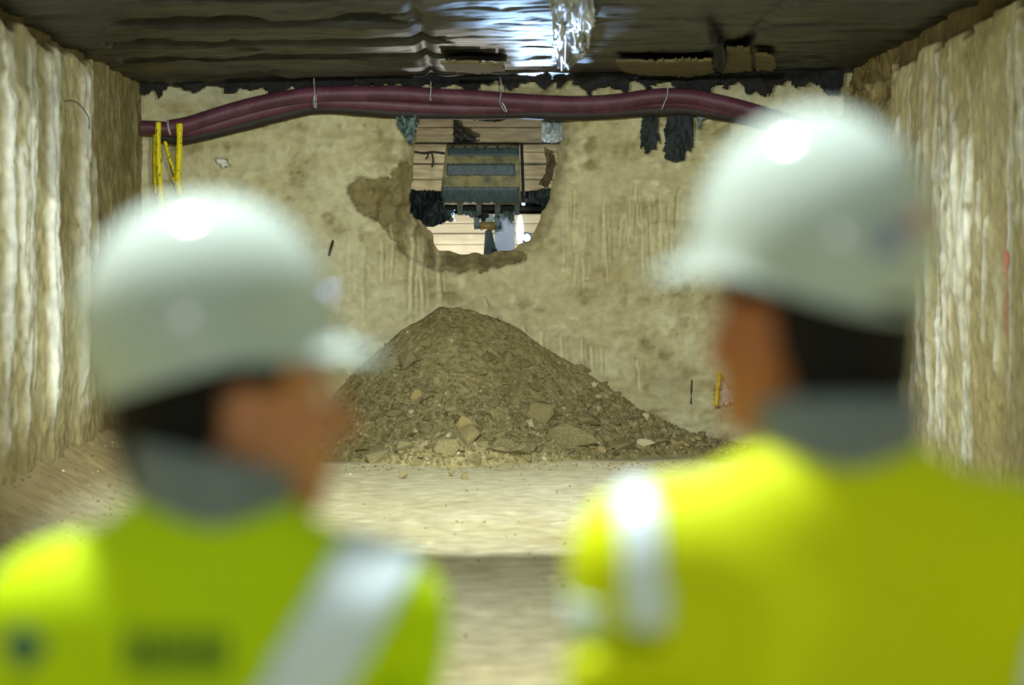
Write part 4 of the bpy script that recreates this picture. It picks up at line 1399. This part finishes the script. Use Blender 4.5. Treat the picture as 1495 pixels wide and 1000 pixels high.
def person(label, cx, Y, top, half, yaw, pitch, hat_tilt, vis, skin, hx=0.0, elb=0.012, ctilt=0.0, fwd=0.0, hs=1.0, neckz=None, shz=None):
    """top = helmet crown height; half = shoulder half width to the sleeve's outside; faces +y"""
    root = empty('person', (cx, Y, 0))
    tag(root, label, 'person')
    Hh = top - 0.035
    HC = np.array([hx, 0.045, Hh - 0.118 * hs - 0.045])              # head centre, carried a little forward
    Rh = (Matrix.Rotation(R(yaw), 3, 'Z') @ Matrix.Rotation(R(pitch), 3, 'X'))
    Rn = np.array(Rh)

    HC = HC + Rn @ np.array([0, fwd, 0])

    def hp(x, y, z):
        return HC + Rn @ (np.array([x, y, z]) * hs)
    nz = neckz
    sx = half - 0.062
    sh = shz - 0.03
    el, wr = 0.63 * Hh, 0.48 * Hh
    hip = 0.52 * Hh
    joints = {}
    for sg in (-1, 1):
        joints[sg] = (np.array([sg * (sx - 0.015), 0, sh]), np.array([sg * (sx + elb), -0.02, el]), np.array([sg * (sx + 0.0), 0.09, wr]))
    V = Vol((-half - 0.08, -0.22, -0.02), (half + 0.08, 0.30, Hh + 0.03), 0.006)
    # head
    V.ell(hp(0, -0.012, 0.018), np.array([0.076, 0.096, 0.092]) * hs, 0.02, Rn)
    V.ell(hp(0, 0.035, -0.045), np.array([0.060, 0.062, 0.078]) * hs, 0.03, Rn)
    V.ell(hp(0, 0.062, -0.098), np.array([0.030, 0.026, 0.020]) * hs, 0.03, Rn)
    V.cone(hp(-0.052, 0.0, -0.065), hp(-0.02, 0.06, -0.10), 0.020, 0.018, 0.03)
    V.cone(hp(0.052, 0.0, -0.065), hp(0.02, 0.06, -0.10), 0.020, 0.018, 0.03)
    V.cone(hp(-0.035, 0.083, 0.018), hp(0.035, 0.083, 0.018), 0.010, 0.010, 0.02)
    for sg in (-1, 1):
        V.ell(hp(sg * 0.031, 0.094, -0.002), np.array([0.017, 0.013, 0.011]) * hs, 0.012, Rn, sub=True)
        V.ell(hp(sg * 0.040, 0.066, -0.038), np.array([0.022, 0.020, 0.018]) * hs, 0.02, Rn)
    V.cone(hp(0, 0.094, 0.004), hp(0, 0.116, -0.036), 0.009 * hs, 0.013 * hs, 0.012)
    V.ell(hp(-0.012, 0.104, -0.040), np.array([0.009, 0.010, 0.008]) * hs, 0.008, Rn)
    V.ell(hp(0.012, 0.104, -0.040), np.array([0.009, 0.010, 0.008]) * hs, 0.008, Rn)
    V.ell(hp(0, 0.094, -0.064), np.array([0.024, 0.010, 0.006]) * hs, 0.008, Rn)
    V.ell(hp(0, 0.092, -0.074), np.array([0.021, 0.010, 0.007]) * hs, 0.008, Rn)
    for sg in (-1, 1):
        er = Rn @ np.array(Matrix.Rotation(R(-sg * 22), 3, 'Z') @ Matrix.Rotation(R(-8), 3, 'X'))
        V.ell(hp(sg * 0.080, -0.008, -0.022), np.array([0.009, 0.021, 0.034]) * hs, 0.008, er)
        V.ell(hp(sg * 0.087, -0.004, -0.020), np.array([0.006, 0.011, 0.019]) * hs, 0.006, er, sub=True)
    # neck and trunk
    V.cone(hp(0, -0.025, -0.06), (0, -0.005, nz - 0.06), 0.056, 0.062, 0.04)
    V.cone((-sx * 0.55, 0, sh), (sx * 0.55, 0, sh), 0.062, 0.062, 0.06)
    V.ell((0, 0.01, sh - 0.16), (sx * 0.80, 0.105, 0.22), 0.06)
    V.ell((0, 0.0, hip + 0.10), (sx * 0.72, 0.095, 0.20), 0.06)
    for sg in (-1, 1):
        s_, e_, w_ = joints[sg]
        V.cone(s_, e_, 0.046, 0.036, 0.04)
        V.cone(e_, w_, 0.038, 0.026, 0.02)
        # hand: palm, four fingers and thumb, lightly curled
        dn = np.array([0, 0.18, -0.98])
        sd = np.array([0, 0.98, 0.18])
        inn = np.array([-sg, 0, 0])
        pc = w_ + dn * 0.055
        V.cone(w_, pc, 0.026, 0.026, 0.02)
        for k in range(4):
            o_ = (0.030 - 0.020 * k)
            a0 = w_ + dn * 0.045 + sd * o_ * 0.8
            a1 = w_ + dn * 0.098 + sd * o_
            V.cone(a0, a1, 0.013, 0.011, 0.012)
            ln = (0.034, 0.040, 0.037, 0.028)[k]
            a2 = a1 + dn * ln + inn * 0.008
            a3 = a2 + (dn * 0.8 + inn * 0.6) * ln * 0.75
            V.cone(a1, a2, 0.0095, 0.0085, 0.004)
            V.cone(a2, a3, 0.0085, 0.007, 0.004)
        t0 = w_ + dn * 0.025 + sd * 0.022
        t1 = t0 + sd * 0.032 + dn * 0.032 + inn * 0.008
        t2 = t1 + sd * 0.010 + dn * 0.036 + inn * 0.006
        V.cone(t0, t1, 0.014, 0.011, 0.012)
        V.cone(t1, t2, 0.011, 0.008, 0.004)
        V.cone((sg * 0.09, 0, hip), (sg * 0.10, 0.01, 0.285 * Hh), 0.072, 0.050, 0.05)
        V.cone((sg * 0.10, 0.01, 0.285 * Hh), (sg * 0.10, -0.01, 0.07), 0.050, 0.034, 0.03)
        V.cone((sg * 0.10, -0.03, 0.045), (sg * 0.115, 0.12, 0.03), 0.034, 0.024, 0.03)
    body = vol_obj('body', V, skin, root)
    # eyes
    for sg in (-1, 1):
        bm = bmesh.new()
        bmesh.ops.create_uvsphere(bm, u_segments=14, v_segments=10, radius=0.0125 * hs)
        e = from_bm('eye', bm, M['eye'], root, True)
        e.location = hp(sg * 0.031, 0.078, -0.002)
        bm = bmesh.new()
        bmesh.ops.create_uvsphere(bm, u_segments=12, v_segments=8, radius=0.006 * hs)
        i_ = from_bm('iris', bm, M['iris'], e, True)
        i_.location = Vector(Rn @ np.array([0, 0.0085, 0]))
    # hair: cap over the skull down to the nape, short of the face and ears
    Vh = Vol(HC - 0.16, HC + 0.16, 0.005)
    Vh.ell(hp(0, -0.018, 0.012), np.array([0.083, 0.100, 0.096]) * hs, 0.02, Rn)
    Vh.ell(hp(0, -0.050, -0.056), np.array([0.072, 0.060, 0.062]) * hs, 0.03, Rn)
    for sg in (-1, 1):
        Vh.cone(hp(sg * 0.076, 0.022, 0.02), hp(sg * 0.073, 0.026, -0.018), 0.010, 0.007, 0.01)
    _, p = Vh.win(HC - 0.2, HC + 0.2)
    q = (p - HC) @ Rn / hs
    cut = q[..., 1] - np.where(q[..., 2] > 0.03, 0.075, np.where(q[..., 2] > 0.0, 0.03, -0.028 - 0.25 * np.clip(-q[..., 2] - 0.02, 0, 1)))
    Vh.f = np.maximum(Vh.f, (cut * 0.7).astype(np.float32))
    vol_obj('hair', Vh, M['hair'], root)
    # jacket
    J = Vol((-half - 0.08, -0.24, hip - 0.16), (half + 0.08, 0.32, nz + 0.06), 0.006)
    J.cone((-sx * 0.62, -0.005, sh - 0.02), (sx * 0.62, -0.005, sh - 0.02), 0.085, 0.085, 0.05)
    J.cone((-0.022, -0.01, nz - 0.080 + 0.022 * ctilt), (0.022, -0.01, nz - 0.080 - 0.022 * ctilt), 0.080, 0.080, 0.03)
    for sg in (-1, 1):
        J.cone((sg * 0.05, -0.01, nz - 0.075), (sg * sx * 0.9, -0.005, sh + 0.0), 0.062, 0.070, 0.06)
    J.ell((0, 0.0, sh - 0.17), (sx * 0.88, 0.142, 0.27), 0.06)
    J.ell((0, 0.0, hip + 0.12), (sx * 0.84, 0.135, 0.30), 0.06)
    for sg in (-1, 1):
        s_, e_, w_ = joints[sg]
        m_ = s_ + (e_ - s_) * 0.3
        J.cone(s_, m_, 0.072, 0.062, 0.05)
        J.cone(m_, e_, 0.062, 0.052, 0.012)
        J.cone(e_, w_ - (w_ - e_) * 0.04, 0.054, 0.044, 0.03)
        for k in range(5):                            # sleeve folds
            t = 0.3 + 0.16 * k
            c_ = s_ + (e_ - s_) * t
            J.ell(c_ + np.array([0.02 * (-1) ** k, -0.055, 0]), (0.06, 0.012, 0.012), 0.02, None, sub=(k % 2 == 0))
    for a, b, c_ in ((-0.5, 0.2, 0.03), (0.35, 0.28, -0.05), (0.0, 0.34, 0.02)):     # folds across the back
        J.cone((a * sx, -0.150, sh - b), ((a + 0.5) * sx, -0.150, sh - b - c_), 0.014, 0.010, 0.04)
    J.cone((0, -0.01, nz + 0.04), (0, -0.01, nz + 0.1), 0.066, 0.075, 0.01, sub=True)
    J.clip(2, hip - 0.10, True)
    jk = vol_obj('jacket', J, vis, root)
    # collar
    th = np.linspace(0, 2 * np.pi, 40, endpoint=False)
    v, f = [], []
    for i, (rr, zz) in enumerate(((0.070, nz - 0.06), (0.074, nz - 0.01), (0.079, nz + 0.030), (0.074, nz + 0.034), (0.068, nz + 0.0), (0.066, nz - 0.06))):
        for a in th:
            v.append((rr * math.sin(a) * 1.08, -0.010 + rr * math.cos(a) * 1.0, zz - ctilt * rr * math.sin(a) - 0.018 * math.cos(a) - 0.004 * (zz > nz) * math.cos(2 * a)))
    for i in range(5):
        for j in range(40):
            f.append((i * 40 + j, i * 40 + (j + 1) % 40, (i + 1) * 40 + (j + 1) % 40, (i + 1) * 40 + j))
    o = link('collar', pymesh('collar', v, f), M['collar'], root)
    o['label'] = 'grey knitted collar'
    # trousers
    T = Vol((-half - 0.05, -0.25, 0.02), (half + 0.05, 0.3, hip + 0.12), 0.008)
    T.ell((0, 0, hip + 0.02), (sx * 0.86, 0.115, 0.14), 0.05)
    for sg in (-1, 1):
        T.cone((sg * 0.095, 0, hip), (sg * 0.10, 0.01, 0.285 * Hh), 0.092, 0.070, 0.05)
        T.cone((sg * 0.10, 0.01, 0.285 * Hh), (sg * 0.10, -0.01, 0.10), 0.070, 0.060, 0.03)
    vol_obj('trousers', T, M['trouser'], root)
    for sg in (-1, 1):
        B = Vol((sg * 0.10 - 0.09, -0.13, 0.0), (sg * 0.10 + 0.09, 0.22, 0.2), 0.006)
        B.cone((sg * 0.10, -0.01, 0.15), (sg * 0.10, -0.02, 0.05), 0.052, 0.050, 0.03)
        B.cone((sg * 0.10, -0.03, 0.045), (sg * 0.118, 0.13, 0.038), 0.048, 0.042, 0.03)
        B.clip(2, 0.004, True)
        vol_obj('boot', B, M['boot'], root)
    # helmet
    me = helmet_mesh()
    hat = link('hard_hat', me, M['helmet'], root)
    hat['label'] = 'white hard hat'
    md = hat.modifiers.new('solid', 'SOLIDIFY')
    md.thickness = 0.003
    Rt = Rh @ Matrix.Rotation(R(hat_tilt), 3, 'X')
    hat.matrix_local = Matrix.Translation(Vector(hp(0, -0.006 - fwd / hs, 0.0)) + Vector((0, 0, top - 0.1455 - (HC[2])))) @ Rt.to_4x4()
    # parts that follow the jacket surface: take its faces inside a zone and lift them off a little
    jv = np.array([q.co[:] for q in jk.data.vertices])
    jn = np.array([q.normal[:] for q in jk.data.vertices])
    jf = np.array([q.vertices[:] for q in jk.data.polygons])

    def patch(name, fn, m, lift=0.004, label=None):
        fc = jv[jf].mean(1)
        fn_ = jn[jf].mean(1)
        k = jf[fn(fc, fn_)]
        if not len(k): return None
        u, inv = np.unique(k, return_inverse=True)
        o = link(name, pymesh(name, jv[u] + jn[u] * lift, inv.reshape(-1, 4)), m, root)
        md = o.modifiers.new('solid', 'SOLIDIFY')
        md.thickness = 0.003
        if label: o['label'] = label
        return o
    return root, hat, patch, dict(sx=sx, sh=sh, nz=nz, half=half, joints=joints)


def build_people():
    # left worker
    Y = 2.52
    k = FPX / Y
    c = P(312, 600, Y)
    top = P(320, 280, Y).z
    root, hat, patch, J = person('left worker in white hard hat, head turned right, green yellow jacket with diagonal silver stripe', c.x, Y, top, 0.240, -70, 0, 4,
                                 M['hivis_g'], M['skin'], hx=P(322, 450, Y).x - c.x - 0.012, elb=0.004, ctilt=0.20, fwd=0.018, hs=1.10, neckz=P(300, 722, Y).z, shz=P(300, 870, Y).z)

    def pxof(fc):
        x = fc[:, 0] + c.x
        y = fc[:, 1] + Y
        z = fc[:, 2]
        d = RM.transposed()
        Z = z - CAMZ
        cx = d[0][0] * x + d[0][1] * y + d[0][2] * Z
        cy = d[1][0] * x + d[1][1] * y + d[1][2] * Z
        cz = d[2][0] * x + d[2][1] * y + d[2][2] * Z
        return W / 2 + FPX * cx / -cz, H / 2 - FPX * cy / -cz
    mid = (P(545, 820, Y).x - c.x, P(545, 820, Y).z)
    low = (P(440, 1000, Y).x - c.x, P(440, 1000, Y).z)

    def brace(fc, fn):
        t = (mid[1] - fc[:, 2]) / (mid[1] - low[1])
        x = mid[0] + (low[0] - mid[0]) * np.clip(t, -0.4, 1.6)
        return (np.abs(fc[:, 0] - x) < 0.046) & (fn[:, 1] < 0.35) & (fc[:, 2] > low[1] - 0.18)
    patch('reflective_stripe', brace, M['reflect'], label='silver reflective stripe over the right shoulder')
    zl = P(0, 925, Y).z
    xl = (P(200, 0, Y).x - c.x, P(350, 0, Y).x - c.x)
    for i in range(6):
        xa = xl[0] + (xl[1] - xl[0]) * i / 6
        xb = xa + (xl[1] - xl[0]) / 6 * 0.7
        patch('back_print', lambda fc, fn, xa=xa, xb=xb: (fc[:, 0] > xa) & (fc[:, 0] < xb) & (np.abs(fc[:, 2] - zl) < 0.020) & (fn[:, 1] < -0.3), M['print'], 0.002, 'dark green print on the back')
    zb, xb_ = P(60, 925, Y).z, P(58, 925, Y).x - c.x
    patch('badge', lambda fc, fn: (np.hypot(fc[:, 0] - xb_, fc[:, 2] - zb) < 0.02) & (fn[:, 1] < 0.2), M['teal_print'], 0.002, 'dark teal badge on the sleeve')
    # right worker
    Y2 = 2.45
    c2 = P(1225, 600, Y2)
    top2 = P(1200, 152, Y2).z
    root, hat, patch, J = person('right worker in white hard hat, head turned left, yellow jacket with silver sleeve stripe', c2.x, Y2, top2, 0.272, 40, 0, 4,
                                 M['hivis_y'], M['skin_tan'], hx=P(1190, 450, Y2).x - c2.x, elb=0.026, hs=1.08, neckz=P(1225, 640, Y2).z, shz=P(1225, 785, Y2).z)
    a = (P(922, 690, Y2).x - c2.x, P(922, 690, Y2).z)
    b = (P(938, 900, Y2).x - c2.x, P(938, 900, Y2).z)

    def sl(fc, fn):
        t = (a[1] - fc[:, 2]) / (a[1] - b[1])
        x = a[0] + (b[0] - a[0]) * np.clip(t, -0.3, 1.2)
        return (np.abs(fc[:, 0] - x) < 0.019) & (fn[:, 1] < 0.5) & (fc[:, 2] > b[1])
    patch('reflective_stripe', sl, M['reflect'], label='silver reflective stripe on the left shoulder')
    xr, zr = P(1505, 950, Y2).x - c2.x, P(1505, 900, Y2).z
    patch('reflective_stripe', lambda fc, fn: (np.abs(fc[:, 0] - xr - 0.1 * (fc[:, 2] - zr)) < 0.018) & (fc[:, 2] < zr) & (fn[:, 1] < 0.3), M['reflect'], label='silver reflective stripe on the right sleeve')
    zc, xc = P(856, 890, Y2).z, P(868, 890, Y2).x - c2.x
    patch('badge', lambda fc, fn: (np.abs(fc[:, 2] - zc) < 0.016) & (fc[:, 0] < xc + 0.004) & (fn[:, 1] < 0.5), M['reflect'], 0.003, 'silver patch on the left sleeve')
    # stickers at the back of the helmet
    for nm, ang, z0, m in (('sticker', 180, 0.040, 'red'), ('sticker', 199, 0.018, 'blue')):
        v, f = [], []
        for i in range(7):
            for j in range(7):
                aa = R(ang) + (i - 3) / 3 * 0.13
                zz = z0 + (j - 3) / 3 * 0.018
                rr = math.sqrt(max(0, 1 - (zz / 0.142) ** 2)) * 1.015
                v.append((0.114 * rr * math.sin(aa), 0.138 * rr * math.cos(aa), zz))
        f = grid_faces(7, 7)
        o = link(nm, pymesh(nm, v, f), M[m], hat)
        o['label'] = m + ' sticker on the back of the helmet'


build_back_wall()
build_sides()
build_floor()
build_ceiling()
build_beyond()
build_excavator()
build_heap()
build_rocks()
build_hoses()
build_details()
build_people()
